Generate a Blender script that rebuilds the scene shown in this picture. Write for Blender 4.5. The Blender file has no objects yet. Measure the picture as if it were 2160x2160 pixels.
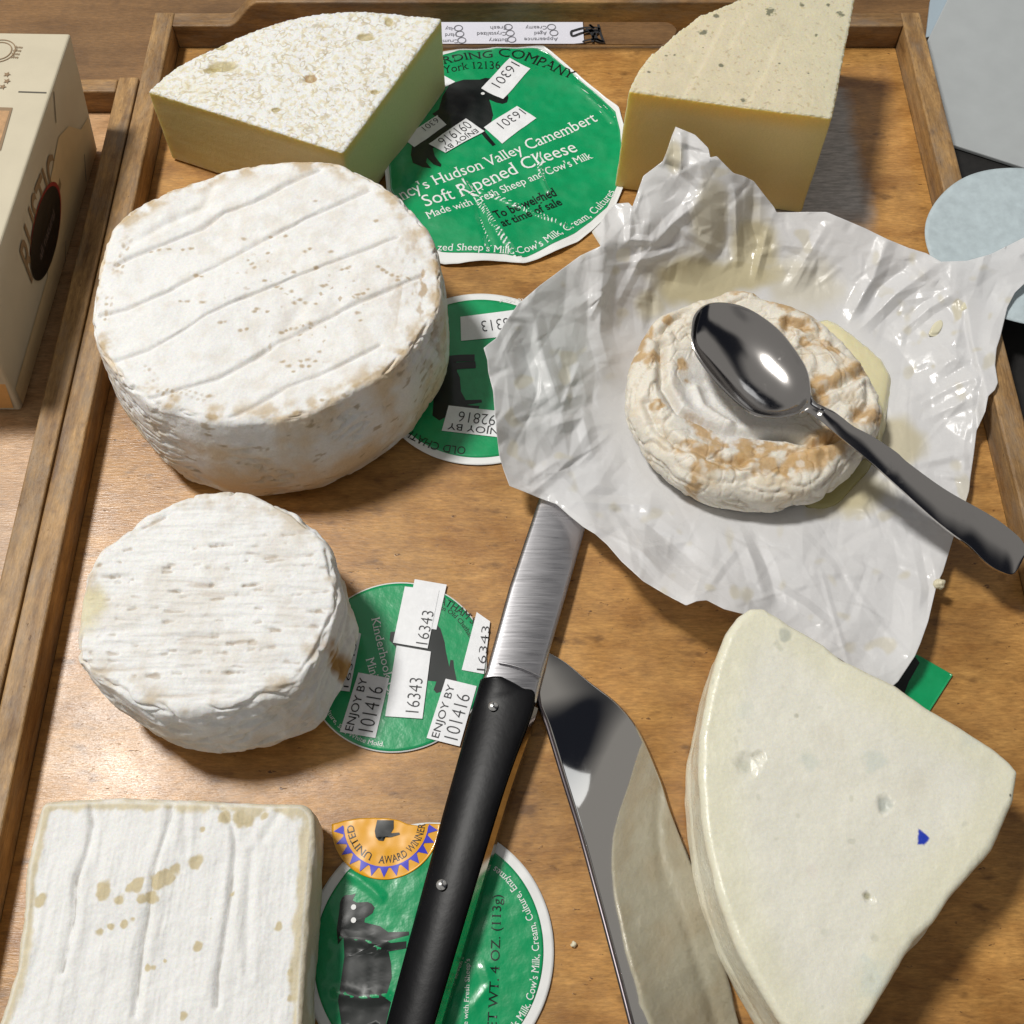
import bpy, bmesh, math, random
import numpy as np
from mathutils import Vector
from mathutils.geometry import delaunay_2d_cdt

S = bpy.context.scene
R = math.radians
# ------------------------------------------------------------------ camera, world, lamps, exposure
CAM_H, PITCH, FPX = .48, R(62), 2348.0          # camera height above the tray floor, tilt, focal length in photo pixels
cam = bpy.data.cameras.new("camera"); cam.sensor_width = 36; cam.lens = 36*FPX/2160
cam.clip_start = .01; cam.clip_end = 50
co = bpy.data.objects.new("camera", cam); S.collection.objects.link(co)
co.location = (0, 0, CAM_H); co.rotation_euler = (R(90)-PITCH, 0, 0)
S.camera = co
W = bpy.data.worlds.new("World"); S.world = W; W.use_nodes = True
bg = W.node_tree.nodes["Background"]; bg.inputs[1].default_value = 1.0
_t = W.node_tree                                  # dim room ambient: made-up noise patches, picked for the blade's reflections
_tc = _t.nodes.new('ShaderNodeTexCoord'); _n = _t.nodes.new('ShaderNodeTexNoise'); _r = _t.nodes.new('ShaderNodeValToRGB')
_n.noise_dimensions = '4D'; _n.inputs["W"].default_value = 10.2; _n.inputs["Scale"].default_value = 1.25; _n.inputs["Detail"].default_value = 1.5; _n.inputs["Roughness"].default_value = .4
_t.links.new(_tc.outputs["Generated"], _n.inputs["Vector"]); _t.links.new(_n.outputs["Fac"], _r.inputs[0])
_e = _r.color_ramp.elements; _e[0].position = .46; _e[0].color = (.015, .017, .024, 1); _e[1].position = .54; _e[1].color = (.32, .312, .30, 1)
_t.links.new(_r.outputs[0], bg.inputs[0])

def area(name, loc, target, sx, sy, power, col, shape='RECTANGLE'):
    l = bpy.data.lights.new(name, 'AREA'); l.energy = power; l.color = col
    l.shape = shape; l.size = sx; l.size_y = sy
    o = bpy.data.objects.new(name, l); S.collection.objects.link(o); o.location = loc
    o.rotation_euler = (Vector(target)-Vector(loc)).to_track_quat('-Z', 'Y').to_euler()
    return o
area("key_lamp", (-.90, .76, 2.0), (0, .25, 0), .34, .34, 45.5, (1, .975, .93), 'DISK')
area("ceiling_panel", (.78, 1.98, 1.45), (.05, .3, 0), .42, .5, .6, (.93, .97, 1.0))
S.view_settings.view_transform = 'Standard'; S.view_settings.look = 'None'
S.view_settings.exposure = 0; S.view_settings.gamma = 1

# ------------------------------------------------------------------ maths helpers
def P(x, y, z=0.):
    """photo pixel seen at height z -> the point of the place"""
    a = (x-1080)/FPX; b = -(y-1080)/FPX
    c, s = math.cos(PITCH), math.sin(PITCH)
    dy = c+b*s; dz = -s+b*c
    t = (z-CAM_H)/dz
    return np.array([a*t, dy*t, z]) if np.isscalar(x) else np.stack([a*t, dy*t, z+0*a], -1)
def PL(pts, z=0.):
    out = []
    for p in pts:
        out.append(P(float(p[0]), float(p[1]), p[2] if len(p) > 2 else z))
    return np.array(out)
rng = np.random.default_rng(7)
PERM = rng.permutation(4096)
GR = rng.normal(size=(4096, 3)); GR /= np.linalg.norm(GR, axis=1)[:, None]
def perlin(p):
    i = np.floor(p).astype(np.int64); f = p-i
    u = f*f*f*(f*(f*6-15)+10)
    r = 0
    for dx in (0, 1):
        for dy in (0, 1):
            for dz in (0, 1):
                h = PERM[(PERM[(PERM[(i[:, 0]+dx) & 4095]+i[:, 1]+dy) & 4095]+i[:, 2]+dz) & 4095]
                g = (GR[h]*(f-np.array([dx, dy, dz]))).sum(1)
                w = (u[:, 0] if dx else 1-u[:, 0])*(u[:, 1] if dy else 1-u[:, 1])*(u[:, 2] if dz else 1-u[:, 2])
                r = r+g*w
    return r*1.5
def fbm(p, s, o=3, off=0., st=(1, 1, 1)):
    q = (np.asarray(p)*np.array(st))*s+off
    a = 1.; r = 0; t = 0
    for k in range(o):
        r = r+a*perlin(q); t += a; a *= .5; q = q*2.03+17.1
    return r/t
def sm(a, b, x):
    t = np.clip((x-a)/(b-a), 0, 1); return t*t*(3-2*t)
def mix(a, b, t):
    return a*(1-t[:, None])+b*t[:, None] if np.ndim(t) else a*(1-t)+b*t
def pdist(X, poly):
    """distance of 2-D points to a polyline, and the run along it 0..1"""
    d = np.full(len(X), 1e9); u = np.zeros(len(X)); n = len(poly)-1
    for k in range(n):
        a = poly[k]; b = poly[k+1]; v = b-a
        t = np.clip(((X-a)@v)/(v@v+1e-12), 0, 1)
        e = np.hypot(*(X-a-t[:, None]*v).T)
        m = e < d; d[m] = e[m]; u[m] = (k+t[m])/n
    return d, u
def smooth_poly(p, closed=True, per=14):
    p = np.asarray(p, float); n = len(p); out = []
    for i in range(n if closed else n-1):
        if closed: a, b, c, d = p[i-1], p[i], p[(i+1) % n], p[(i+2) % n]
        else: a, b, c, d = p[max(i-1, 0)], p[i], p[i+1], p[min(i+2, n-1)]
        t = np.linspace(0, 1, per, endpoint=False)[:, None]
        out.append(.5*(2*b+(c-a)*t+(2*a-5*b+4*c-d)*t*t+(3*b-a-3*c+d)*t**3))
    r = np.concatenate(out)
    return r if closed else np.vstack([r, p[-1]])
def resample(p, n, closed=False):
    p = np.asarray(p, float)
    if closed: p = np.vstack([p, p[:1]])
    s = np.r_[0, np.cumsum(np.linalg.norm(np.diff(p, axis=0), axis=1))]
    t = np.linspace(0, s[-1], n, endpoint=not closed)
    return np.stack([np.interp(t, s, p[:, k]) for k in range(p.shape[1])], 1)
def polar(poly, c, ang):
    d = np.asarray(poly)[:, :2]-c
    d = resample(d, 4000, True)
    a = np.arctan2(d[:, 1], d[:, 0]); r = np.hypot(d[:, 0], d[:, 1]); o = np.argsort(a)
    a = a[o]; r = r[o]
    return np.interp(ang, np.r_[a-2*np.pi, a, a+2*np.pi], np.r_[r, r, r])

# ------------------------------------------------------------------ objects
def tag(o, label=None, cat=None, group=None, kind=None):
    if label: o["label"] = label
    if cat: o["category"] = cat
    if group: o["group"] = group
    if kind: o["kind"] = kind
    return o
def empty(name, loc):
    o = bpy.data.objects.new(name, None); S.collection.objects.link(o)
    o.location = loc; o.empty_display_size = .02
    return o
LOC = {}
def build(name, v, f, m, parent=None, col=None, smooth=True, origin=None, mats=None, midx=None):
    v = np.asarray(v, float)
    if parent is not None: org = np.array(ORG(parent))
    else: org = np.array(origin) if origin is not None else np.array([v[:, 0].mean(), v[:, 1].mean(), v[:, 2].min()])
    me = bpy.data.meshes.new(name)
    if isinstance(f, np.ndarray) and f.ndim == 2:
        k = f.shape[1]; nf = len(f)
        me.vertices.add(len(v)); me.vertices.foreach_set("co", (v-org).astype(np.float32).ravel())
        me.loops.add(nf*k); me.loops.foreach_set("vertex_index", f.astype(np.int32).ravel())
        me.polygons.add(nf); me.polygons.foreach_set("loop_start", np.arange(nf, dtype=np.int32)*k)
        me.update(calc_edges=True); me.validate()
    else:
        me.from_pydata([tuple(x) for x in v-org], [], [tuple(int(i) for i in q) for q in f]); me.update()
    for mm in (mats or [m]): me.materials.append(mm)
    if midx is not None: me.polygons.foreach_set("material_index", np.asarray(midx, dtype=np.int32))
    me.polygons.foreach_set("use_smooth", np.full(len(me.polygons), smooth))
    if col is not None:
        a = me.color_attributes.new("Col", 'FLOAT_COLOR', 'POINT')
        c4 = np.ones((len(v), 4), np.float32); c4[:, :col.shape[1]] = col
        a.data.foreach_set("color", c4.ravel())
    o = bpy.data.objects.new(name, me); S.collection.objects.link(o)
    if parent is not None: o.parent = parent
    else: o.location = org
    return o
def ORG(o):
    p = np.array(o.location)
    while o.parent is not None:
        o = o.parent; p = p+np.array(o.location)
    return p
def box(name, x0, x1, y0, y1, z0, z1, m, parent=None, bev=.0008, seg=2, wob=0.):
    bm = bmesh.new(); bmesh.ops.create_cube(bm, size=1)
    for q in bm.verts:
        q.co = ((x0+x1)/2+q.co.x*(x1-x0), (y0+y1)/2+q.co.y*(y1-y0), (z0+z1)/2+q.co.z*(z1-z0))
    if bev: bmesh.ops.bevel(bm, geom=bm.edges[:], offset=bev, segments=seg, profile=.5, affect='EDGES')
    bm.verts.index_update()
    v = np.array([q.co[:] for q in bm.verts]); f = [[q.index for q in p.verts] for p in bm.faces]; bm.free()
    return build(name, v, f, m, parent, smooth=False)
def slab(name, poly, z0, z1, m, parent=None, bev=.0004, holes=()):
    """flat shape with real thickness; z0/z1 numbers; bevelled rim"""
    cu = bpy.data.curves.new("tmp", 'CURVE'); cu.dimensions = '2D'; cu.fill_mode = 'BOTH'
    for pl in (poly,)+tuple(holes):
        sp = cu.splines.new('POLY'); sp.points.add(len(pl)-1); sp.use_cyclic_u = True
        for k, q in enumerate(pl): sp.points[k].co = (q[0], q[1], 0, 1)
    h = (z1-z0)/2
    cu.extrude = max(h-bev, 0); cu.bevel_depth = bev; cu.bevel_resolution = 1; cu.offset = -bev
    v, f = curve_mesh(cu)
    v[:, 2] += (z0+z1)/2
    return build(name, v, f, m, parent, smooth=False)
def curve_mesh(cu):
    o = bpy.data.objects.new("tmp", cu); S.collection.objects.link(o)
    dg = bpy.context.evaluated_depsgraph_get(); dg.update()
    me = o.evaluated_get(dg).to_mesh()
    v = np.array([q.co[:] for q in me.vertices]).reshape(-1, 3); f = [list(p.vertices) for p in me.polygons]
    o.evaluated_get(dg).to_mesh_clear()
    bpy.data.objects.remove(o); bpy.data.curves.remove(cu)
    return v, f
def grid_faces(nr, nc, wrap=False):
    i = np.arange(nr-1)[:, None]; j = np.arange(nc if wrap else nc-1)[None, :]
    j2 = (j+1) % nc
    return np.stack([i*nc+j, i*nc+j2, (i+1)*nc+j2, (i+1)*nc+j], -1).reshape(-1, 4)

# ------------------------------------------------------------------ materials
def new_mat(name):
    m = bpy.data.materials.new(name); m.use_nodes = True
    return m, m.node_tree, m.node_tree.nodes["Principled BSDF"]
def N(t, typ, **k):
    n = t.nodes.new(typ)
    for a, b in k.items():
        if a.startswith("i_"):
            key = a[2:]; n.inputs[int(key) if key.isdigit() else key.replace("_", " ")].default_value = b
        else: setattr(n, a, b)
    return n
def noise(t, scale, detail=3, rough=.55, vec=None, st=None, rot=None, dist=0.):
    n = N(t, 'ShaderNodeTexNoise'); n.inputs["Scale"].default_value = scale; n.inputs["Detail"].default_value = detail
    n.inputs["Roughness"].default_value = rough; n.inputs["Distortion"].default_value = dist
    tc = N(t, 'ShaderNodeTexCoord'); src = tc.outputs["Object"]
    if st or rot:
        mp = N(t, 'ShaderNodeMapping')
        if st: mp.inputs["Scale"].default_value = st
        if rot: mp.inputs["Rotation"].default_value = (0, 0, rot)
        t.links.new(src, mp.inputs[0]); src = mp.outputs[0]
    t.links.new(src, n.inputs["Vector"])
    return n.outputs["Fac"]
def ramp(t, src, stops):
    r = N(t, 'ShaderNodeValToRGB'); e = r.color_ramp.elements
    while len(e) < len(stops): e.new(.5)
    for k, (p, c) in enumerate(stops):
        e[k].position = p; e[k].color = (c, c, c, 1) if np.isscalar(c) else (*c, 1)
    t.links.new(src, r.inputs[0]); return r.outputs[0]
def mixc(t, a, b, fac, mode='MIX'):
    n = N(t, 'ShaderNodeMix', data_type='RGBA', blend_type=mode)
    for s, v in ((6, a), (7, b), (0, fac)):
        if hasattr(v, 'is_output'): t.links.new(v, n.inputs[s])
        elif s == 0: n.inputs[0].default_value = v
        else: n.inputs[s].default_value = (*v, 1)
    return n.outputs[2]
def bump(t, b, src, dist, strength=1.):
    n = N(t, 'ShaderNodeBump'); n.inputs["Distance"].default_value = dist; n.inputs["Strength"].default_value = strength
    t.links.new(src, n.inputs["Height"])
    if b.inputs["Normal"].links: t.links.new(b.inputs["Normal"].links[0].from_socket, n.inputs["Normal"])
    t.links.new(n.outputs[0], b.inputs["Normal"])
def plain(name, col, rough=.5, metal=0., spec=.5, coat=0., var=.0, vs=300, bmp=0., bs=900):
    m, t, b = new_mat(name)
    b.inputs["Base Color"].default_value = (*col, 1); b.inputs["Roughness"].default_value = rough
    b.inputs["Metallic"].default_value = metal; b.inputs["Specular IOR Level"].default_value = spec
    b.inputs["Coat Weight"].default_value = coat; b.inputs["Coat Roughness"].default_value = .06
    if var:
        v = ramp(t, noise(t, vs, 4), [(.3, 1-var), (.7, 1+var)])
        t.links.new(mixc(t, col, v, 1., 'MULTIPLY'), b.inputs["Base Color"])
    if bmp: bump(t, b, noise(t, bs, 3), bmp)
    return m
def painted(name, rough=.6, sss=.25, rad=(.006, .004, .002), fine=.06, fs=1500, bmp=.0002, bs=1400, spec=.35, roughvar=None):
    """pigment from the mesh attribute, fine grain from noise"""
    m, t, b = new_mat(name)
    a = N(t, 'ShaderNodeAttribute', attribute_name="Col")
    v = ramp(t, noise(t, fs, 4, .65), [(.3, 1-fine), (.7, 1+fine)])
    t.links.new(mixc(t, a.outputs["Color"], v, 1., 'MULTIPLY'), b.inputs["Base Color"])
    b.inputs["Roughness"].default_value = rough; b.inputs["Specular IOR Level"].default_value = spec
    if sss:
        b.inputs["Subsurface Weight"].default_value = sss; b.inputs["Subsurface Radius"].default_value = rad
        b.inputs["Subsurface Scale"].default_value = 1.
    if bmp: bump(t, b, noise(t, bs, 4, .6), bmp)
    if roughvar:
        t.links.new(ramp(t, noise(t, roughvar[0], 3), [(.35, roughvar[1]), (.65, roughvar[2])]), b.inputs["Roughness"])
    return m
def wood(name, c1, c2, along='X', pore=.5, rough=(.28, .45), grain=1., dark=(.085, .036, .010), blotch=.25, relief=1., grey=0., streak=.5, coat=0., sheen_patch=None):
    """mottled weathered board: soft streaks, blotches, short dark flecks and a ridged grain that glints"""
    m, t, b = new_mat(name)
    V = lambda a, c: (a, c, c) if along == 'X' else (c, a, c)
    g = noise(t, 1., 5, .68, st=V(16*grain, 150*grain), dist=.5)
    bl = noise(t, 42, 5, .65, st=V(.7, 1.2))
    f = N(t, 'ShaderNodeMix'); f.inputs[0].default_value = 1-streak
    t.links.new(g, f.inputs[2]); t.links.new(bl, f.inputs[3])
    base = ramp(t, f.outputs[0], [(.36, c1), (.5, tuple((p+q)/2 for p, q in zip(c1, c2))), (.64, c2)])
    base = mixc(t, base, ramp(t, noise(t, 13, 3, .5), [(.3, 1-blotch), (.7, 1+blotch*.5)]), 1., 'MULTIPLY')
    fine = noise(t, 1., 4, .7, st=V(190, 900))
    base = mixc(t, base, ramp(t, fine, [(.3, .70), (.7, 1.22)]), 1., 'MULTIPLY')
    po = ramp(t, noise(t, 1., 3, .7, st=V(170, 420)), [(.66, 0.), (.73, pore)])
    base = mixc(t, base, dark, po)
    sp = ramp(t, noise(t, 75, 3, .6, st=V(.7, 1.6)), [(.60, 0.), (.72, pore*.65)])
    base = mixc(t, base, dark, sp)
    if grey: base = mixc(t, base, (.23, .19, .15), ramp(t, noise(t, 70, 5, .75, st=V(.35, 1.)), [(.46, 0.), (.66, grey)]))
    t.links.new(base, b.inputs["Base Color"])
    t.links.new(ramp(t, noise(t, 40, 3), [(.3, rough[0]), (.7, rough[1])]), b.inputs["Roughness"])
    b.inputs["Specular IOR Level"].default_value = .5
    bump(t, b, noise(t, 1., 3, .65, st=V(260, 1500)), .00022*relief)
    bump(t, b, po, .0002*relief, .6)
    if coat:
        b.inputs["Coat Weight"].default_value = coat; b.inputs["Coat Roughness"].default_value = .16
        t.links.new(b.inputs["Normal"].links[0].from_socket, b.inputs["Coat Normal"])
    if sheen_patch:  # grey reflection on the floor, painted into the wood colour
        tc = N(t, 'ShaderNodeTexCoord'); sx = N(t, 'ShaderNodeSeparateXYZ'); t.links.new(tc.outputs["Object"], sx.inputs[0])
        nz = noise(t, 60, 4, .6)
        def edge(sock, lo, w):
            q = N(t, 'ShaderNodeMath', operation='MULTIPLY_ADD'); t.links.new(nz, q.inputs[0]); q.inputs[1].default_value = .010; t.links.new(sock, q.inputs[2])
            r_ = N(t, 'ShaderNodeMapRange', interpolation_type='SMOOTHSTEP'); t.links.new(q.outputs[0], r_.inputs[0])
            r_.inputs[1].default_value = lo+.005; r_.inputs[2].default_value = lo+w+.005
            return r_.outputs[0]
        x0, x1, y0, y1 = sheen_patch
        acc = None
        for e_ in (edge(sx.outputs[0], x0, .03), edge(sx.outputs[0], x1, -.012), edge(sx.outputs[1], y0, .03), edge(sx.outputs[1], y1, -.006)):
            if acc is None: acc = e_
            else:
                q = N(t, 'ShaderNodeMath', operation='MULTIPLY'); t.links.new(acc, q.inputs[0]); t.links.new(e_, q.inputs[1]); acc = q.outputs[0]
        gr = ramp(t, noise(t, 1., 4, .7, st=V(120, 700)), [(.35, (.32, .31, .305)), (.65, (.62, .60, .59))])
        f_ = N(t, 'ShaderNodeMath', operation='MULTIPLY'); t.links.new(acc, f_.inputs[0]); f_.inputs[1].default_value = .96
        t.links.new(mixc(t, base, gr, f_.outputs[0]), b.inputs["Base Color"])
    return m
M = {}
M['floor'] = wood('tray_floor_wood', (.31, .140, .034), (.60, .320, .094), 'X', .9, (.30, .45), 1., streak=.35, relief=.5, coat=.14, blotch=.36, sheen_patch=(.0892, .1940, .475, .603))  # floor reflection painted as a grey patch, local to the tray
M['wallY'] = wood('tray_wall_wood', (.17, .085, .027), (.52, .310, .120), 'Y', .8, (.45, .6), .8, grey=.5, blotch=.35, streak=.7)
M['wallX'] = wood('tray_back_wood', (.14, .068, .021), (.40, .225, .082), 'X', .7, (.45, .6), .8, grey=.45, blotch=.35, streak=.7)
M['table'] = wood('table_wood', (.16, .078, .024), (.27, .142, .050), 'X', .2, (.42, .55), .6)
M['pale'] = wood('second_tray_wood', (.38, .205, .085), (.60, .37, .19), 'X', .5, (.33, .45), 1., relief=.55, streak=.4, coat=.12)
M['dark'] = plain('dark_mat', (.010, .009, .008), .7, var=.3)
M['white'] = plain('white_print', (.80, .81, .80), .35)
M['sticker'] = plain('sticker_paper', (.80, .81, .83), .42, var=.04, bmp=.00003)
M['sheet'] = plain('white_sheet', (.42, .445, .45), .55, var=.04, vs=60)
M['bluesheet'] = plain('blue_sheet', (.36, .44, .50), .6)
M['disc'] = plain('pale_blue_paper', (.46, .54, .57), .6, var=.10, vs=180, bmp=.0002, bs=250)
M['black'] = plain('black_print', (.006, .009, .008), .3, coat=.4)
M['ink'] = plain('black_ink', (.02, .02, .022), .5)
M['grey'] = plain('grey_print', (.16, .16, .18), .5)
def green_mat():
    m, t, b = new_mat('green_label')
    v = ramp(t, noise(t, 140, 4), [(.3, (.001, .285, .095)), (.7, (.003, .335, .118))])
    t.links.new(v, b.inputs["Base Color"]); b.inputs["Roughness"].default_value = .30
    b.inputs["Coat Weight"].default_value = .7; b.inputs["Coat Roughness"].default_value = .07
    bump(t, b, noise(t, 160, 3), .0003)
    return m
M['green'] = green_mat()
M['gold'] = plain('gold_seal', (.80, .38, .010), .3, coat=.5)
M['blue'] = plain('blue_print', (.03, .03, .55), .35, coat=.5)

# ------------------------------------------------------------------ lettering
TXT = {}
def glyphs(s, serif=False, bold=0., space=1.):
    key = (s, serif, bold, space)
    if key in TXT: return TXT[key]
    cu = bpy.data.curves.new("tmp", 'FONT'); cu.body = s; cu.size = 1; cu.offset = bold; cu.space_character = space
    cu.resolution_u = 3
    v, f = curve_mesh(cu)
    v = v[:, :2].copy(); f = [list(q) for q in f]
    if serif:
        cnt = {}
        for q in f:
            for a, b in zip(q, q[1:]+q[:1]): cnt[(min(a, b), max(a, b))] = cnt.get((min(a, b), max(a, b)), 0)+1
        cap = CAPH
        extra = []
        for (a, b), n in cnt.items():
            if n == 1 and abs(v[a, 1]-v[b, 1]) < .004:
                w = abs(v[a, 0]-v[b, 0]); y = v[a, 1]
                if .05 < w < .17:
                    x0, x1 = sorted((v[a, 0], v[b, 0]))
                    if abs(y) < .03: extra.append((x0-.05, x1+.05, y, y+.045))
                    elif abs(y-cap) < .05 or abs(y-.55) < .05: extra.append((x0-.05, x1+.03, y-.045, y))
        for x0, x1, y0, y1 in extra:
            k = len(v); v = np.vstack([v, [[x0, y0], [x1, y0], [x1, y1], [x0, y1]]]); f.append([k, k+1, k+2, k+3])
    TXT[key] = (v, f)
    return TXT[key]
CAPH = .7
CAPH = glyphs("H")[0][:, 1].max()
class Print:
    """collects flat print, built as one mesh"""
    def __init__(s): s.v = []; s.f = []; s.n = 0; s.lines = []
    def add(s, v, f):
        s.v.append(np.asarray(v)); s.f += [[i+s.n for i in q] for q in f]; s.n += len(v)
    def text(s, string, base, h, zf, serif=False, bold=0., fit=True, dz=.00025, space=1., thin=1.):
        """string along a baseline polyline (world xy); h = capital height"""
        v, f = glyphs(string, serif, bold, space)
        base = np.asarray(base)[:, :2]
        if len(base) > 2: base = smooth_poly(base, False, 8)
        L = np.r_[0, np.cumsum(np.linalg.norm(np.diff(base, axis=0), axis=1))]
        x0, x1 = v[:, 0].min(), v[:, 0].max()
        sx = L[-1]/(x1-x0) if fit else h/CAPH*thin
        t = (v[:, 0]-x0)*sx
        bx = np.interp(t, L, base[:, 0]); by = np.interp(t, L, base[:, 1])
        e = L[-1]*.02
        tx = np.interp(t+e, L, base[:, 0])-np.interp(t-e, L, base[:, 0]); ty = np.interp(t+e, L, base[:, 1])-np.interp(t-e, L, base[:, 1])
        n = np.hypot(tx, ty); tx /= n; ty /= n
        y = v[:, 1]/CAPH*h
        X = bx-ty*y; Y = by+tx*y
        s.add(np.stack([X, Y, zf(X, Y)+dz], 1), f)
    def poly(s, pts, zf, dz=.0002):
        pts = np.asarray(pts)[:, :2]
        cu = bpy.data.curves.new("tmp", 'CURVE'); cu.dimensions = '2D'; cu.fill_mode = 'BOTH'
        sp = cu.splines.new('POLY'); sp.points.add(len(pts)-1); sp.use_cyclic_u = True
        for k, q in enumerate(pts): sp.points[k].co = (q[0], q[1], 0, 1)
        v, f = curve_mesh(cu)
        bm = bmesh.new(); vs = [bm.verts.new(q) for q in v]
        for q in f:
            try: bm.faces.new([vs[k] for k in q])
            except ValueError: pass
        bmesh.ops.triangulate(bm, faces=bm.faces[:])
        for _ in range(5):
            e = [q for q in bm.edges if q.calc_length() > .0028]
            if not e: break
            bmesh.ops.subdivide_edges(bm, edges=e, cuts=1); bmesh.ops.triangulate(bm, faces=bm.faces[:])
        bm.verts.index_update(); v = np.array([q.co[:] for q in bm.verts]); f = [[q.index for q in p_.verts] for p_ in bm.faces]; bm.free()
        s.add(np.stack([v[:, 0], v[:, 1], zf(v[:, 0], v[:, 1])+dz], 1), f)
    def stroke(s, pts, w, zf, dz=.0003):
        p = resample(smooth_poly(np.asarray(pts)[:, :2], False, 6), 24)
        d = np.gradient(p, axis=0); d /= np.linalg.norm(d, axis=1)[:, None]
        n = np.stack([-d[:, 1], d[:, 0]], 1)*w/2
        q = np.vstack([p+n, p-n]); k = len(p)
        s.add(np.stack([q[:, 0], q[:, 1], zf(q[:, 0], q[:, 1])+dz], 1), [[i, i+1, k+i+1, k+i] for i in range(k-1)])
    def build(s, name, m, parent):
        for q in s.lines: q.build("lettering", m, parent)
        if s.v: return build(name, np.vstack(s.v), s.f, m, parent, smooth=True)

def plate(name, outline, zf, m, parent=None, n=240, rings=40, thick=.00015, top=0., smooth=True, origin=None, cen=None):
    """thin warped sheet (star shaped outline, world xy) with real thickness"""
    o = np.asarray(outline)[:, :2]
    c = np.array(cen) if cen is not None else o.mean(0)
    ring = resample(o, n, True)
    t = np.r_[np.linspace(1, .03, rings)]
    V = (c+(ring-c)[None]*t[:, None, None]).reshape(-1, 2)
    Z = zf(V[:, 0], V[:, 1])+top
    k = len(V)
    v = np.vstack([np.c_[V, Z], [[c[0], c[1], float(zf(c[:1], c[1:])[0])+top]]])
    f = grid_faces(rings, n, True).tolist()
    b = (rings-1)*n
    f += [[b+j, b+(j+1) % n, k] for j in range(n)]
    if np.sum(o[:, 0]*np.roll(o[:, 1], -1)-np.roll(o[:, 0], -1)*o[:, 1]) < 0: f = [q[::-1] for q in f]
    # rim going down
    low = v[:n].copy(); low[:, 2] -= thick; m0 = len(v); v = np.vstack([v, low])
    f += [[j, m0+j, m0+(j+1) % n, (j+1) % n] for j in range(n)]
    return build(name, v, f, m, parent, smooth=smooth, origin=origin)

# ------------------------------------------------------------------ setting
TZ = -.009
v = np.array([[-2, -1.2, TZ], [2, -1.2, TZ], [2, 2.2, TZ], [-2, 2.2, TZ]])
tag(build("table_top", v, [[0, 1, 2, 3]], M['table'], origin=(0, 0, TZ)), kind='structure')

def tray(name, label, x0, x1, y0, y1, zt, wt, mf, handle, ):
    r = empty(name, ((x0+x1)/2, y0, TZ)); tag(r, label, "tray")
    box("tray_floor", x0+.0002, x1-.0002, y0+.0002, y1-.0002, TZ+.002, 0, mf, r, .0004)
    for a, b in ((x0-wt, x0), (x1, x1+wt)):
        box("side_wall", a, b, y0-wt, y1+wt, TZ+.0005, zt, M['wallY'], r, .0011, 3)
    box("front_wall", x0+.0002, x1-.0002, y0-wt, y0, TZ+.0005, zt, M['wallX'], r, .0011, 3)
    if not handle:
        box("back_wall", x0+.0002, x1-.0002, y1, y1+wt-.001, TZ+.0005, zt-.0004, M['wallX'], r, .0011, 3)
    else:
        hz = .0325; xa, xb = x0+.034, x0+.0565; xc, xd = x1-.0565, x1-.034
        def ease(p, q, za, zb): return [(p+(q-p)*t, za+(zb-za)*(t*t*(3-2*t))) for t in np.linspace(0, 1, 14)]
        out = [(x0+.0002, TZ+.0005), (x1-.0002, TZ+.0005), (x1-.0002, zt-.0004)]+ease(xd, xc, zt-.0004, hz)+ease(xb, xa, hz, zt-.0004)+[(x0+.0002, zt-.0004)]
        hw = (x1-x0)*.172; cx = (x0+x1)/2; z0, z1 = TZ+.0012, .0180; rr = (z1-z0)/2*.8
        hole = [(cx+hw+rr*math.cos(a), (z0+z1)/2+rr/.8*math.sin(a)) for a in np.linspace(-np.pi/2, np.pi/2, 14)]
        hole += [(cx-hw-rr*math.cos(a), (z0+z1)/2-rr/.8*math.sin(a)) for a in np.linspace(-np.pi/2, np.pi/2, 14)]
        cu = bpy.data.curves.new("tmp", 'CURVE'); cu.dimensions = '2D'; cu.fill_mode = 'BOTH'
        for pl in (out, hole):
            sp = cu.splines.new('POLY'); sp.points.add(len(pl)-1); sp.use_cyclic_u = True
            for k, q in enumerate(pl): sp.points[k].co = (q[0], q[1], 0, 1)
        cu.extrude = wt/2-.001; cu.bevel_depth = .001; cu.bevel_resolution = 2; cu.offset = -.001
        v, f = curve_mesh(cu)
        v = np.c_[v[:, 0], y1+wt/2-v[:, 2], v[:, 1]]
        build("back_wall", v, f, M['wallX'], r, smooth=False)
    return r
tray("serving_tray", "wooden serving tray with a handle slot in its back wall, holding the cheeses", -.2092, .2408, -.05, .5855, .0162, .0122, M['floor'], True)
tray("serving_tray", "wooden tray beside the cheese tray, with the cream carton standing in it", -.690, -.2344, -.06, .5285, .0160, .0120, M['pale'], False)

# right of the tray: dark mat, white sheets, pale blue disc
tag(box("table_mat", .2560, .75, -.15, .555, TZ+.0003, TZ+.003, M['dark'], None, .0008),
    "dark table mat lying to the right of the wooden serving tray", "mat")
z = -.003
pl = PL([(1957, 84), (1995, 300), (2160, 353), (2420, 432), (2560, 60), (2140, -210), (2003, -10)], z)[:, :2]
pl[1, 0] = max(pl[1, 0], .2545)
tag(slab("white_board", pl, TZ+.0035, z, M['sheet'], None, .0006),
    "blank bluish white sheet of card right of the tray", "card")
pl2 = PL([(1966, -10), (1957, 70), (2010, 60), (2120, -200), (2060, -260)], z)[:, :2]
tag(slab("paper_sheet", pl2, TZ+.0004, TZ+.003, M['bluesheet'], None, .0003), "blue grey sheet peeking out from under the blank white card", "paper")
c = np.array([.2790, .4085])
ang = np.linspace(0, 2*np.pi, 120, endpoint=False)
rad = .0552+.0003*np.sin(ang*7)
circ = np.c_[c[0]+rad*np.cos(ang), c[1]+rad*np.sin(ang)]
def zdisc(X, Y): return .0185+.0012*np.sin((X-c[0])*50+1)+.0015*np.abs(X-c[0])/.04*0
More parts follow.
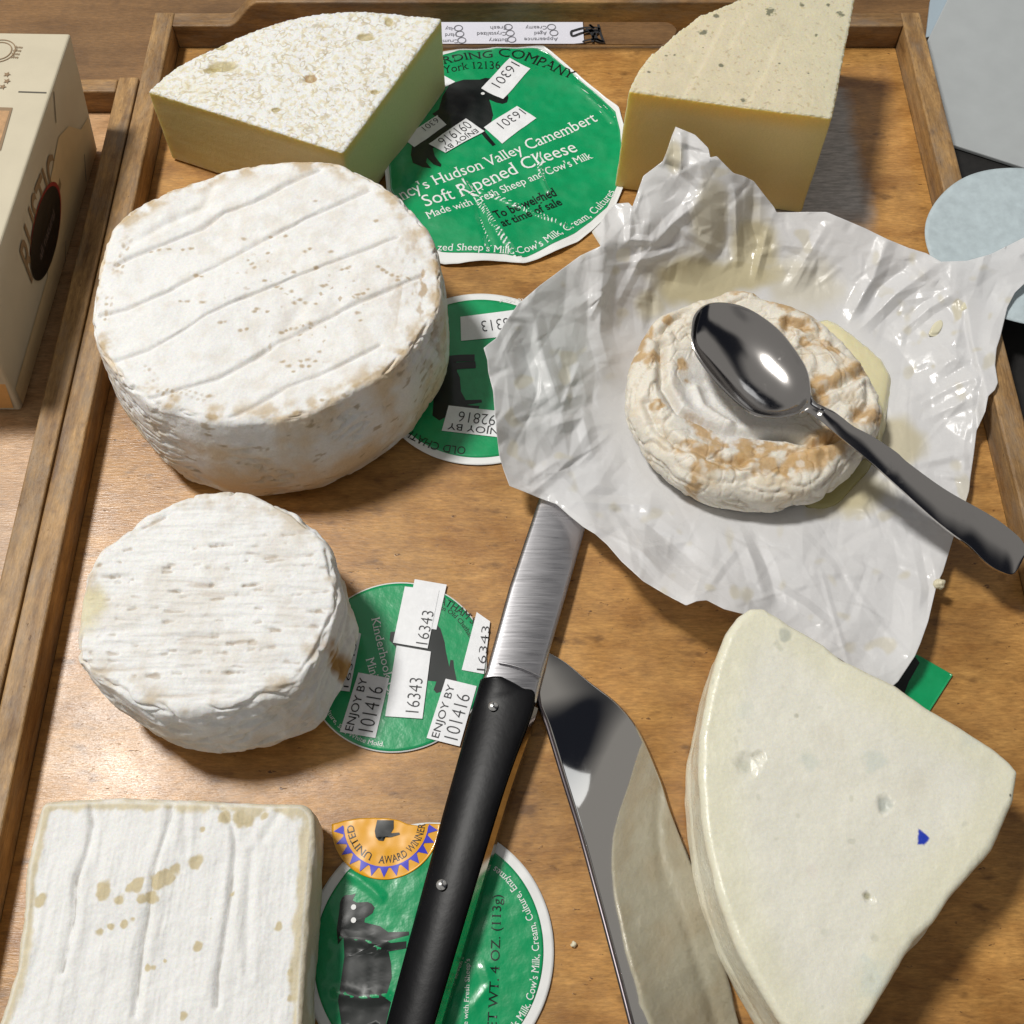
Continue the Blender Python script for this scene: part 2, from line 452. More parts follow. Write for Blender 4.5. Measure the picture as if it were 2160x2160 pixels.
tag(plate("paper_disc", circ, zdisc, M['disc'], None, 120, 24, .0004), "pale blue round paper disc lying across the right wall of the tray", "paper disc")

# ------------------------------------------------------------------ carton in the second tray
def carton():
    mc = plain('cream_card', (.55, .49, .36), .55, var=.05, vs=40, bmp=.00004)
    mo = plain('tan_band', (.62, .47, .26), .55, var=.08, vs=50)
    mfr = plain('orange_front', (.66, .36, .12), .5, var=.06)
    mb = plain('brown_print', (.26, .17, .09), .5); mbk = plain('oval_print', (.012, .010, .008), .35); mred = plain('red_rim', (.30, .02, .02), .4)
    msl = plain('slot_shadow', (.10, .09, .07), .8)
    zt = .075
    A = P(149, 70, zt); B = P(-46, 653, zt)            # top right edge, far and near
    C = P(206, 316, .001); D = P(46, 866, .001)       # bottom right edge
    r = empty("cracker_carton", (-.30, .40, .0002)); tag(r, "cream carton with a dark oval emblem on its side, left of the cheese tray", "carton")
    Lx = -.42
    B = A+(B-A)*1.02
    top = [A, B, np.array([Lx, B[1], zt]), np.array([Lx, A[1]+.004, zt])]
    bot = [C, D, np.array([Lx, D[1], .001]), np.array([Lx, C[1]+.004, .001])]
    def quad(name, p, q, s_, t_, m, nu=2, nv=2, bul=0.):
        u = np.linspace(0, 1, nu); w = np.linspace(0, 1, nv)
        V = []
        for a in w:
            for b in u:
                x = (p*(1-b)+q*b)*(1-a)+(t_*(1-b)+s_*b)*a
                if bul: x = x+np.array([bul*math.sin(math.pi*a)*math.sin(math.pi*b), 0, 0])
                V.append(x)
        return build(name, V, grid_faces(nv, nu), m, r, smooth=False)
    # body: bevelled hexahedron
    bm = bmesh.new()
    vs = [bm.verts.new(tuple(x)) for x in bot+top]
    for q in ((3, 2, 1, 0), (4, 5, 6, 7), (0, 1, 5, 4), (1, 2, 6, 5), (2, 3, 7, 6), (3, 0, 4, 7)): bm.faces.new([vs[k] for k in q])
    bmesh.ops.recalc_face_normals(bm, faces=bm.faces[:])
    bmesh.ops.bevel(bm, geom=bm.edges[:], offset=.0014, segments=3, profile=.5, affect='EDGES'); bm.verts.index_update()
    build("box_body", [q.co[:] for q in bm.verts], [[q.index for q in p.verts] for p in bm.faces], mc, r, smooth=False); bm.free()
    # side print: frame on the right face
    def side(u, w, off=.00035):          # u 0 far..1 near, w 0 bottom..1 top
        x = (C*(1-u)+D*u)*(1-w)+(A*(1-u)+B*u)*w
        n = np.cross(D-C, A-C); n /= np.linalg.norm(n)
        if n[0] < 0: n = -n
        return x+n*off
    def patch(name, uw, m, off=.00035):
        # uw polygon in side coordinates, fan triangulated via curve fill
        cu = bpy.data.curves.new("tmp", 'CURVE'); cu.dimensions = '2D'; cu.fill_mode = 'BOTH'
        for pl in uw:
            sp = cu.splines.new('POLY'); sp.points.add(len(pl)-1); sp.use_cyclic_u = True
            for k, q in enumerate(pl): sp.points[k].co = (q[0], q[1], 0, 1)
        v, f = curve_mesh(cu)
        return build(name, [side(a, b, off) for a, b, _ in v], f, m, r, smooth=False)
    patch("tan_band", [[(.02, .02), (.985, .02), (.985, .20), (.60, .22), (.52, .42), (.40, .62), (.27, .70), (.18, .60), (.10, .40), (.02, .34)]], mo, .0003)
    t = np.linspace(0, 2*np.pi, 48, endpoint=False)
    patch("emblem_rim", [np.c_[.520+.158*np.cos(t), .455+.225*np.sin(t)]], mred, .0004)
    patch("oval_emblem", [np.c_[.528+.153*np.cos(t), .45+.218*np.sin(t)]], mbk, .0005)
    # lettering reads upward along the side: RUSTIC in a hand cut style, partly behind the oval
    v, f = glyphs("RUSTIC", False, .012)
    x0, x1 = v[:, 0].min(), v[:, 0].max()
    build("lettering", [side(.70-(a-x0)/(x1-x0)*.36, .50+b/CAPH*.30-.30*((a-x0)/(x1-x0)-.5)**2, .00035) for a, b in v], f, mb, r, smooth=False)
    v, f = glyphs("all natural", True, 0.)
    x0, x1 = v[:, 0].min(), v[:, 0].max()
    build("emblem_lettering", [side(.61-(a-x0)/(x1-x0)*.17, .40+b*.10, .0006) for a, b in v], f, plain('emblem_grey', (.16, .12, .11), .5), r, smooth=False)
    # top print
    pr = Print(); zf = lambda X, Y: np.full(np.shape(X), zt)
    def T(x, y): return P(x, y, zt)[:2]
    cc = T(-2, 108)
    for rr in (.0085, .0066):
        q = [(cc[0]+rr*math.cos(a), cc[1]+rr*math.sin(a)) for a in np.linspace(-2, 2, 30)]
        pr.stroke(q, .0006, zf)
    for k in range(4):
        pr.text("olive" if k % 2 else "thyme", [T(30-3*k, 102+7*k), T(47-3*k, 103+7*k)], .0020, zf, False, .01)
    for x, y in ((15, 158), (15, 172), (6, 184)):
        cx, cy = T(x, y)
        pr.add([(cx+(.0021 if k % 2 == 0 else .0009)*math.cos(k*math.pi/5), cy+(.0021 if k % 2 == 0 else .0009)*math.sin(k*math.pi/5), zt+.0004) for k in range(10)], [list(range(10))])
    pr.poly([T(-30, 226), T(27, 228), T(2, 318), T(-50, 318)], zf, .0003)
    pr.build("top_print", mb, r)
    pi = Print(); pi.poly([T(-30, 233), T(21, 235), T(-3, 314), T(-50, 312)], zf, .0004)
    pi.build("picture_panel", plain('tan_picture', (.45, .26, .12), .5, var=.25, vs=250), r)
    # slots
    sl = Print()
    q = [T(39, 194), T(98, 196)]; sl.stroke([q[0], (q[0]+q[1])/2, q[1]], .0009, zf, .0002); sl.build("tab_slot", msl, r)
    for u0, w0, u1, w1 in ((.22, .97, .26, .80), (.93, .97, .97, .78), (.42, .10, .47, .0), (.12, .22, .16, .05)):
        a = side(u0, w0); b = side(u1, w1)
        d = np.array([0, .0006, .0])
        build("tab_slot", [a-d, a+d, b+d, b-d], [[0, 1, 2, 3]], msl, r, smooth=False)
    a, b, c_, d_ = top[1], top[2], bot[2], bot[1]
    off = np.array([0, -.0004, 0])
    ins = lambda p, q, s_: p+(q-p)*s_
    build("front_panel", [bot[1]+off+np.array([-.003, 0, .003]), bot[2]+off+np.array([0, 0, .003]), top[2]+off+np.array([0, 0, -.028]), top[1]+off+np.array([-.003, 0, -.028])], [[0, 1, 2, 3]], mfr, r, smooth=False)
carton()

# ------------------------------------------------------------------ cheeses
def wheel(name, label, cat, top, bottom, zT, m, disp, color, n=760, side=56, cap=150, rt=.005, rb=.004, dome=None, smooth=True, bulge=0., soft=0., group=None, z0=.0004, nsm=3):
    """top/bottom: outlines in world xy; disp(p, zone, u, k01)-> displacement; color -> pigment"""
    T = np.asarray(top)[:, :2]; B = np.asarray(bottom)[:, :2]
    if np.sum(T[:, 0]*np.roll(T[:, 1], -1)-np.roll(T[:, 0], -1)*T[:, 1]) < 0: T = T[::-1]
    if smooth: T = smooth_poly(T); B = smooth_poly(B)
    # area centroid
    x, y = T[:, 0], T[:, 1]; x2, y2 = np.roll(x, -1), np.roll(y, -1); a = x*y2-x2*y
    c = np.array([((x+x2)*a).sum(), ((y+y2)*a).sum()])/(3*a.sum())
    ring = resample(T, n, True)
    d = ring-c; ang = np.arctan2(d[:, 1], d[:, 0]); rT = np.hypot(*d.T); rB = polar(B, c, ang)
    if soft:
        w = int(soft)
        ker = np.ones(2*w+1)/(2*w+1)
        for _ in range(2):
            rT = np.convolve(np.r_[rT[-w:], rT, rT[:w]], ker, 'valid'); rB = np.convolve(np.r_[rB[-w:], rB, rB[:w]], ker, 'valid')
    e = np.stack([np.cos(ang), np.sin(ang)], 1)
    ring = c+e*rT[:, None]
    tg = np.roll(ring, -nsm, 0)-np.roll(ring, nsm, 0); nn = np.stack([tg[:, 1], -tg[:, 0]], 1); nn /= np.linalg.norm(nn, axis=1)[:, None]
    rows = []   # (s height 0..1, inset, elevation of the displacement direction, cap u)
    for a in np.linspace(0, np.pi/2, 10): rows.append((z0+rb*(1-math.sin(a)) if 0 else z0+rb*(1-math.cos(a)), rb*(1-math.sin(a)), -.5+a/np.pi, 0))
    for s in np.linspace(z0+rb, zT-rt, side)[1:-1]: rows.append((s, 0, 0, 0))
    for a in np.linspace(0, np.pi/2, 16): rows.append((zT-rt+rt*math.sin(a), rt*(1-math.cos(a)), a/np.pi*2, 0))
    for u in np.linspace(0, 1, cap)[1:-1]: rows.append((zT, rt, 1, u))
    rows = np.array(rows); nr = len(rows)
    h = (rows[:, 0]-z0)/(zT-z0)
    r = rB[None]*(1-h[:, None])+rT[None]*h[:, None]+bulge*np.sin(np.pi*np.clip(h, 0, 1))[:, None]
    cs = np.maximum((e*nn).sum(1), .4)
    xy = c+e[None]*(r-rows[:, 1][:, None]/cs[None])[..., None]
    uu = rows[:, 3][:, None]; xy = xy*(1-uu[..., None])+c*uu[..., None]
    p = np.concatenate([xy, np.broadcast_to(rows[:, 0][:, None, None], (nr, n, 1))], -1).reshape(-1, 3)
    p = np.vstack([p, [c[0], c[1], zT]])
    zone = np.r_[np.repeat(np.clip(rows[:, 2], -1, 1), n), 1.]       # 0 side .. 1 top
    U = np.r_[np.repeat(rows[:, 3], n), 1.]
    RAD = np.r_[np.tile(rT, nr), 1.]*(1-U)                          # distance to the centre along the ray
    K = np.r_[np.tile(np.arange(n)/n, nr), 0.]
    HH = np.r_[np.repeat(h, n), 1.]
    info = dict(p=p, zone=zone, u=U, ang=np.r_[np.tile(ang, nr), 0.], h=HH, rad=np.r_[np.tile(rT, nr), rT.mean()], c=c, edge=np.r_[np.tile(rT, nr), 1.]*U, nn=np.vstack([np.tile(nn, (nr, 1)), [[0, 0]]]))
    if dome is not None: p[:, 2] += np.where(zone >= .999, dome(info), 0)
    dv = disp(info)
    el = np.clip(zone, -1, 1)*np.pi/2
    dirv = np.c_[info['nn']*np.cos(el)[:, None], np.sin(el)]
    colr = color(info)
    p = p+dirv*dv[:, None]
    p[:, 2] = np.maximum(p[:, 2], z0*.5)
    f = grid_faces(nr, n, True)
    k = len(p)-1; b = (nr-1)*n
    tri = np.array([[b+j, b+(j+1) % n, k, k] for j in range(n)])
    quads = f.tolist()+[[b+j, b+(j+1) % n, k] for j in range(n)]
    # bottom cap
    quads.append(list(range(n))[::-1])
    o = build(name, p, quads, m, None, colr)
    tag(o, label, cat, group)
    return o
C_ = lambda *a: np.array(a, float)
WHITE, BROWN, TAN, CREAM = C_(.80, .80, .785), C_(.36, .215, .09), C_(.52, .38, .20), C_(.70, .62, .44)
def seg(z, *pts): return PL(pts, z)[:, :2]

# --- big brie
BT = PL([(196, 671), (212, 572), (243, 487), (315, 431), (393, 392), (503, 359), (615, 346), (699, 350), (771, 376), (827, 409), (882, 465), (915, 521), (931, 587), (926, 660), (872, 735), (850, 760), (771, 816), (660, 872), (559, 892), (447, 890), (363, 868), (313, 850), (263, 806), (224, 757), (204, 722)], .060)
BB = []
for q in BT:
    BB.append(q)
BB = np.array(BB)[:, :2]
bc = BB.mean(0)
BB = bc+(BB-bc)*np.array([.985, 1.07])+np.array([0, -.0035])
gro = [seg(.062, (246, 559), (335, 520), (425, 481), (475, 447), (537, 425), (604, 391), (671, 361)),
       seg(.062, (213, 665), (268, 654), (358, 615), (425, 576), (548, 509), (637, 464), (777, 402)),
       seg(.062, (235, 765), (313, 742), (363, 714), (436, 665), (503, 632), (615, 587), (715, 548), (838, 503)),
       seg(.062, (318, 843), (459, 798), (537, 754), (587, 720), (721, 654), (889, 581)),
       seg(.062, (486, 882), (537, 857), (604, 815), (660, 793), (743, 759), (800, 728)),
       seg(.062, (447, 391), (430, 436), (369, 464), (268, 520)), seg(.062, (600, 700), (640, 640), (700, 610), (712, 640), (690, 665))]
gw = [(.0017, .0019), (.0015, .0015), (.0014, .0014), (.0016, .0020), (.0015, .0015), (.003, .0014), (.004, .0008)]
sp1 = [(935, 980), (950, 995), (960, 1010), (1000, 1060), (1045, 1080), (1060, 1090), (1100, 1100), (1110, 1140), (1130, 1130), (1150, 1140), (1190, 1145), (960, 1175), (970, 1165), (850, 1215), (835, 1218), (1010, 1175), (1230, 1075), (1220, 1080), (1370, 1110), (1350, 1115), (1390, 1095), (1430, 1010), (1445, 1020), (1460, 1030), (1480, 1040), (1500, 1045), (1320, 1010), (1310, 1015), (1290, 1020), (1110, 1030), (1010, 955), (1020, 890), (920, 900), (1080, 890), (1150, 950), (1170, 940), (1190, 760), (1420, 835), (760, 1045), (740, 1040), (690, 940), (570, 950), (600, 945), (640, 940), (720, 935), (680, 1140), (710, 1140), (765, 1145), (930, 1240), (905, 1245), (1080, 1240), (1095, 1235), (1170, 1215), (1130, 1255), (1350, 1180), (1360, 1210), (1060, 1250), (1250, 950), (1190, 1010), (1500, 1060), (1540, 1050)]
BSP = PL([(a/1.789, b/1.789) for a, b in sp1]+[(1065/1.789, 760), (1090/1.789, 770), (632, 759), (648, 756), (665, 759), (673, 740), (637, 770), (651, 770), (441, 837), (617, 782), (680, 843), (622, 690)], .062)[:, :2]
def brie_disp(I):
    p = I['p']; top = sm(.5, 1, I['zone'])
    d = fbm(p, 22, 3)*.0022+fbm(p, 90, 3)*.0006+fbm(p, 300, 2)*.00018
    X = p[:, :2]
    for g, (w, a) in zip(gro, gw):
        e, u = pdist(X, g)
        ww = w*(.75+.5*fbm(p, 60, 2))
        d -= top*a*np.exp(-(e/ww)**2)*(.75+.6*fbm(p, 40, 2))
    # side: horizontal wrinkles under the rim, rippled rim
    side = 1-top
    q = fbm(p, 1, 3, st=(55, 55, 190))
    d += side*(-.0015*sm(.14, .0, np.abs(q))*sm(-.3, .2, fbm(p, 26, 2, 12.)))
    d += fbm(p, 160, 2)*.0008*np.exp(-((I['zone']-.5)/.35)**2)
    d -= side*.004*sm(.30, 0., I['h'])*(.6+.8*fbm(p, 28, 2))
    return d
def brie_col(I):
    p = I['p']; n = len(p); X = p[:, :2]; top = sm(.55, .95, I['zone'])
    c = np.tile(WHITE, (n, 1))
    v = fbm(p, 45, 4); c = c*(1+.05*v)[:, None]
    for g, (w, a) in zip(gro[:5], gw):  # grey shade of the grooves painted into the rind
        e, u = pdist(X, g); c = mix(c, C_(.58, .56, .54), top*sm(w*.8, w*.15, e+.0008*fbm(p, 200, 2))*.55)
    # top: brown dots from the mat
    dd = np.full(n, 0.)
    jit = fbm(p, 420, 2)*.0011
    for k, s in enumerate(BSP):
        e = np.hypot(X[:, 0]-s[0]-0, (X[:, 1]-s[1])*1.35)+jit
        dd = np.maximum(dd, sm(.0015+.0008*((k*37) % 5)/5, .0003, e))
    near = sm(.055, .01, np.hypot(*(X-P(640, 640, .06)[:2]).T))
    dd = np.maximum(dd, sm(.30, .48, fbm(p, 330, 2, 4.4))*near*sm(-.1, .25, fbm(p, 60, 2, 9.))*.9)
    c = mix(c, C_(.40, .29, .16), dd*top*.8)
    # rim: rows of little dots at left and front, brown band elsewhere
    ed = I['edge']; a = I['ang']
    left = sm(.45, .85, np.cos(a-R(205)))
    row = np.zeros(n)
    for rr in (.0035, .0062, .0088):
        s = a*I['rad']/.0034+rr*300
        dot = sm(.0012, .0006, np.hypot((s-np.round(s))*.0034, ed-rr-.0010*fbm(p, 60, 2))+.0009*fbm(p, 500, 2))
        row = np.maximum(row, dot)
    row *= sm(-.02, .35, fbm(p, 75, 3, 3.))
    c = mix(c, C_(.42, .31, .18), row*left*top*.75)
    rim = np.exp(-((I['zone']-.62)/.30)**2)+.7*top*sm(.009, .0, ed+.004*fbm(p, 120, 3))
    rim *= sm(-.15, .35, fbm(p, 110, 4, 2.2)+.06-.2*left)
    c = mix(c, TAN*.95, np.clip(rim, 0, 1)*.85)
    # sides: beige flush and scattered brown flecks
    side = 1-top
    c = mix(c, C_(.70, .56, .38), side*sm(-.30, .30, fbm(p, 40, 4, 7.)+.35*(.45-I['h']))*.9)
    fl = sm(.27, .42, fbm(p, 1, 3, 5.5, (110, 110, 280)))
    c = mix(c, C_(.36, .27, .15), side*fl*.7)
    # right end rubbed brown
    rb_ = sm(.045, .0, np.hypot(*(X-P(905, 600, .062)[:2]).T*np.array([[1.6], [.8]])))
    c = mix(c, C_(.42, .29, .15), rb_*sm(.02, .3, fbm(p, 1, 3, 8., (260, 120, 120)))*.8)
    return np.clip(c, 0, .9)
M['rind'] = painted('bloomy_rind', .75, .15, fine=.05, fs=900, bmp=.00025, bs=700)
wheel("brie_wheel", "largest round white cheese, a thick wheel with diagonal grooves and brown specks", "cheese", BT, BB, .062, M['rind'], brie_disp, brie_col, 900, 70, 170, rt=.0030, rb=.004, bulge=.003)

# --- small round cheese
ST = PL([(163, 1380), (179, 1240), (193, 1195), (224, 1156), (280, 1111), (335, 1076), (402, 1051), (481, 1041), (531, 1044), (604, 1073), (643, 1101), (688, 1146), (708, 1223), (716, 1260), (703, 1312), (679, 1365), (655, 1405), (626, 1443), (548, 1473), (475, 1497), (391, 1503), (313, 1489), (262, 1462), (215, 1440), (176, 1407)], .050)
SBT = np.array([q[:2] for q in ST]); sc = SBT.mean(0); SBT = sc+(SBT-sc)*np.array([.97, 1.06])+np.array([.006, -.005])
ln = [(1000, 730, 1170, 720), (1110, 955, 1270, 935), (930, 1000, 985, 1005), (620, 1015, 690, 1020), (620, 1050, 665, 1052), (440, 1045, 540, 1060), (640, 1165, 910, 1175), (900, 1165, 1090, 1150), (370, 1110, 430, 1105), (760, 1250, 900, 1245), (820, 1215, 960, 1230), (340, 1170, 470, 1180), (940, 1140, 1000, 1140), (820, 1050, 840, 1052), (640, 940, 700, 940), (920, 920, 980, 915), (380, 1200, 460, 1205), (340, 840, 450, 830), (360, 880, 430, 885), (540, 700, 620, 660), (890, 600, 900, 660)]
_r = random.Random(5)
for _k in range(80):
    _x = _r.uniform(330, 1180); _y = _r.uniform(760, 1270); _l = _r.choice((18, 30, 45, 80)); ln.append((_x, _y, _x+_l, _y+_r.uniform(-.25, .12)*_l))
LNS = [(PL([(a/1.789, b/1.789+720), (c_/1.789, d/1.789+720)], .053)[:, :2]) for a, b, c_, d in ln]
def small_disp(I):
    p = I['p']; top = sm(.5, 1, I['zone'])
    d = fbm(p, 24, 3)*(.0026-.0015*top)+fbm(p, 80, 3)*(.0009-.0004*top)+fbm(p, 320, 2)*.00022
    st = fbm(p, 1, 3, 1., (35, 260, 40))
    d += top*(st*.0011)
    gate = fbm(p, 130, 2, 21.)
    for g in LNS:
        e, u = pdist(p[:, :2], g); d -= top*.0006*np.exp(-(e/.0009)**2)*sm(-.15, .2, gate)
    side = 1-top
    d -= side*(sm(.16, 0., np.abs(fbm(p, 1, 3, 2., (45, 45, 130))))*.0014+np.abs(fbm(p, 70, 2, 3.))*.0014)
    d -= side*.006*sm(.4, 0., I['h'])
    dent = np.exp(-(np.hypot(*(p-P(728, 1400, .028)).T[[0, 2]])/.010)**2)
    return d-dent*.004
def small_col(I):
    p = I['p']; n = len(p); X = p[:, :2]; top = sm(.5, .95, I['zone'])
    c = np.tile(WHITE, (n, 1))*(1+.05*fbm(p, 45, 4))[:, None]
    st = fbm(p, 1, 3, 1., (35, 260, 40))
    c = mix(c, C_(.60, .53, .45), top*sm(-.22, -.5, st)*.55)
    gate = sm(-.15, .2, fbm(p, 130, 2, 21.)); wob = fbm(p, 260, 2)*.0011
    for g in LNS:
        e, u = pdist(X, g); c = mix(c, C_(.44, .36, .27), top*sm(.0009, .0001, e+wob)*.55*gate)
    fr = sm(.07, -.02, p[:, 1]-.15)
    fl = sm(.34, .50, fbm(p, 1, 3, 6., (170, 420, 100)))
    c = mix(c, C_(.42, .34, .26), top*fl*.32*sm(-.1, .3, fbm(p, 30, 2, 3.))*fr)
    side = 1-top
    c = mix(c, C_(.66, .57, .44), side*sm(-.2, .4, fbm(p, 34, 3, 7.))*.6)
    rimb = np.exp(-((I['zone']-.6)/.35)**2)+.6*top*sm(.008, .0, I['edge']+.003*fbm(p, 140, 3))
    c = mix(c, C_(.50, .40, .27), np.clip(rimb, 0, 1)*sm(-.10, .30, fbm(p, 80, 4, 3.3))*.75)
    e = np.hypot(*(p-P(733, 1398, .03)).T*np.array([[1], [1], [.6]]))
    c = mix(c, C_(.40, .22, .07), sm(.0075, .002, e+.004*fbm(p, 170, 2)))
    e = np.hypot(*(X-P(195, 1290, .048)[:2]).T*np.array([[1.3], [.8]]))
    c = mix(c, C_(.66, .60, .38), sm(.012, .004, e+.004*fbm(p, 120, 2))*.8)
    return np.clip(c, 0, .9)
wheel("camembert", "small round white cheese between the large wheel and the square cheese", "cheese", ST, SBT, .052, M['rind'], small_disp, small_col, 800, 60, 150, rt=.0032, rb=.006, bulge=.003)

# --- square cheese at the bottom left
Zs = .030
QT = np.vstack([PL([(88, 1690), (240, 1683), (480, 1690), (640, 1693)], Zs), PL([(662, 1712), (666, 1755), (658, 1860), (648, 1960), (643, 2060), (639, 2160), (634, 2290)], Zs), PL([(620, 2310), (300, 2330), (-30, 2340)], Zs), PL([(-48, 2320), (-20, 2200), (10, 2111), (33, 2032), (42, 1960), (53, 1859), (68, 1775), (82, 1705)], Zs)])
def lin(p, per=12):
    p = np.asarray(p); return resample(p, len(p)*per, True)
SL = [[(345, 460), (350, 540), (330, 640), (290, 740), (280, 880), (260, 980), (235, 1090)], [(655, 440), (640, 520), (610, 620), (580, 720), (560, 860), (535, 1000), (520, 1120), (510, 1250)], [(820, 450), (880, 540), (885, 640), (870, 780), (850, 960), (820, 1100), (815, 1220)], [(140, 700), (120, 900), (100, 1000)], [(1060, 480), (1020, 540), (1000, 580)], [(950, 640), (940, 760), (930, 900), (935, 1100)], [(700, 470), (700, 640)]]
SLN = [PL([(a/1.789, b/1.789+1440) for a, b in g], Zs)[:, :2] for g in SL]
SSP = PL([(a/1.789, b/1.789+1440) for a, b in ((905, 515), (850, 510), (930, 520), (1000, 500), (735, 670), (660, 700), (630, 730), (590, 760), (520, 760), (500, 770), (540, 820), (570, 810), (450, 825), (395, 785), (370, 940), (470, 905), (500, 890), (420, 920), (745, 995), (875, 795), (795, 890), (620, 1050), (555, 1080), (580, 1075), (1050, 920), (770, 550), (150, 830), (1095, 1090), (1100, 1130), (1090, 1180), (690, 1250))], Zs)[:, :2]
SSR = [5, 4.0, 3.6, 2.6, 4, 4, 4.4, 4.2, 4.6, 3, 3.6, 4.4, 3.4, 4.8, 2.4, 1.8, 1.8, 1.6, 2.4, 1.2, 1.2, 1.8, 1.8, 1.6, 2.2, 1.4, 4, 1.8, 1.8, 1.8, 2]
def sq_disp(I):
    p = I['p']; top = sm(.5, 1, I['zone'])
    d = fbm(p, 20, 3)*.0022+fbm(p, 90, 3)*.0007+fbm(p, 320, 2)*.0002
    d += top*fbm(p, 1, 3, 1., (170, 22, 40))*.0009
    for k, g in enumerate(SLN):
        e, u = pdist(p[:, :2], g); w = .0012 if k < 3 else .0018
        d -= top*(.0012 if k < 3 else .0005)*np.exp(-(e/w)**2); d += top*.0003*np.exp(-((e-.003)/.002)**2)
    return d
def sq_col(I):
    p = I['p']; n = len(p); X = p[:, :2]; top = sm(.5, .95, I['zone'])
    c = np.tile(C_(.79, .79, .775), (n, 1))*(1+.05*fbm(p, 40, 4))[:, None]
    for k, g in enumerate(SLN[:3]):
        e, u = pdist(X, g); c = mix(c, C_(.40, .38, .34), top*sm(.0008, .0001, e+.0006*fbm(p, 220, 2))*.75*sm(-.25, .1, fbm(p, 60, 2, 8.)))
    dd = np.zeros(n); jit = fbm(p, 160, 3)*.0030
    for s, r_ in zip(SSP, SSR):
        e = np.hypot(X[:, 0]-s[0], X[:, 1]-s[1])+jit
        dd = np.maximum(dd, sm(r_*.00078, r_*.00062-.0006, e))
    c = mix(c, C_(.56, .47, .28), dd*top*.9)
    # bare tan rind along the edges
    ed = I['edge']
    pap = (.0010+.0058*fbm(p, 1, 4, 4., (130, 70, 70))+.0035*fbm(p, 30, 2, 6.)+.0025*sm(.01, .05, X[:, 0]+.12)*sm(.03, .1, X[:, 1]))
    rim = np.clip(top*sm(.0016, -.0012, ed-pap), 0, 1)
    rim = np.maximum(rim, (1-top)*.9)
    c = mix(c, C_(.61, .53, .35), rim*.85)
    c = mix(c, C_(.77, .74, .66), (1-top)*sm(.0, .35, fbm(p, 70, 3, 2.)))
    return np.clip(c, 0, .9)
sq_b = lin(QT[:, :2]); qc = sq_b.mean(0)
wheel("square_cheese", "square white cheese with tan rind showing at its edges, lower left corner of the tray", "cheese", lin(QT[:, :2]), qc+(sq_b-qc)*.985, Zs, M['rind'], sq_disp, sq_col, 860, 36, 170, rt=.0032, rb=.003, smooth=False, soft=4, bulge=.001)

# --- white mottled wedge at the back left
Zw = .0505
LT = np.vstack([PL([(311, 192), (520, 257), (723, 322)], Zw), PL([(828, 181), (932, 40)], Zw), PL([(912, 36), (838, 28), (743, 22), (671, 27), (615, 39), (559, 55), (503, 76), (447, 103), (405, 122), (363, 146)], Zw)])
LB = np.vstack([PL([(331, 352), (530, 425)], 0), [P(724, 321, Zw)+np.array([.002, .002, 0])], PL([(816, 386), (940, 186)], 0), LT[5:]+np.array([0, .003, 0])])
LB2 = np.vstack([LT[:5]+np.array([0, .0, 0]), LT[5:]+np.array([0, .002, 0])])
WS = [(PL([(470, 140)], Zw)[0, :2], .0052, (1., 1.9)), (PL([(655, 165)], Zw)[0, :2], .0040, (1., 1.2)), (PL([(772, 77)], Zw)[0, :2], .0036, (1., 1.6)), (PL([(820, 45)], Zw)[0, :2], .003, (1.4, 1.)), (PL([(465, 98)], Zw)[0, :2], .0030, (1, 1.4)), (PL([(445, 148)], Zw)[0, :2], .003, (1, 1.5)), (PL([(790, 195)], Zw)[0, :2], .002, (1, 1.3)), (PL([(582, 232)], Zw)[0, :2], .002, (1, 1.3))]
def worm(p, s, off): 
    q = p+.0035*np.stack([fbm(p, 120, 2, off+3), fbm(p, 120, 2, off+8), 0*p[:, 0]], 1)
    return np.abs(fbm(q, s, 2, off))
def cutzone(I, rindside):   # 1 on cut faces
    nn = I['nn']; return (1-sm(.12, .45, I['zone']))*rindside(nn)
def lw_rs(nn): return sm(.35, .0, nn[:, 1])          # back arc keeps its rind
def lw_disp(I):
    p = I['p']; top = sm(.3, 1, I['zone']); cut = cutzone(I, lw_rs)
    d = fbm(p, 30, 2)*.0010*(1-.6*cut)+(1-cut)*(fbm(p, 70, 3)*.0004+fbm(p, 380, 2)*.00012)
    d -= top*.00018*sm(.12, .04, worm(p, 150, 1.))
    for s, r_, (a, b) in WS:
        e = np.hypot((p[:, 0]-s[0])/b, (p[:, 1]-s[1])/a); d -= top*.0010*sm(r_, r_*.5, e)
    # crumbly lip at the cut edge
    d += np.exp(-((I['zone']-.55)/.35)**2)*fbm(p, 420, 2)*.0008
    d += cut*fbm(p, 1, 3, 0., (40, 40, 240))*.00015
    return d
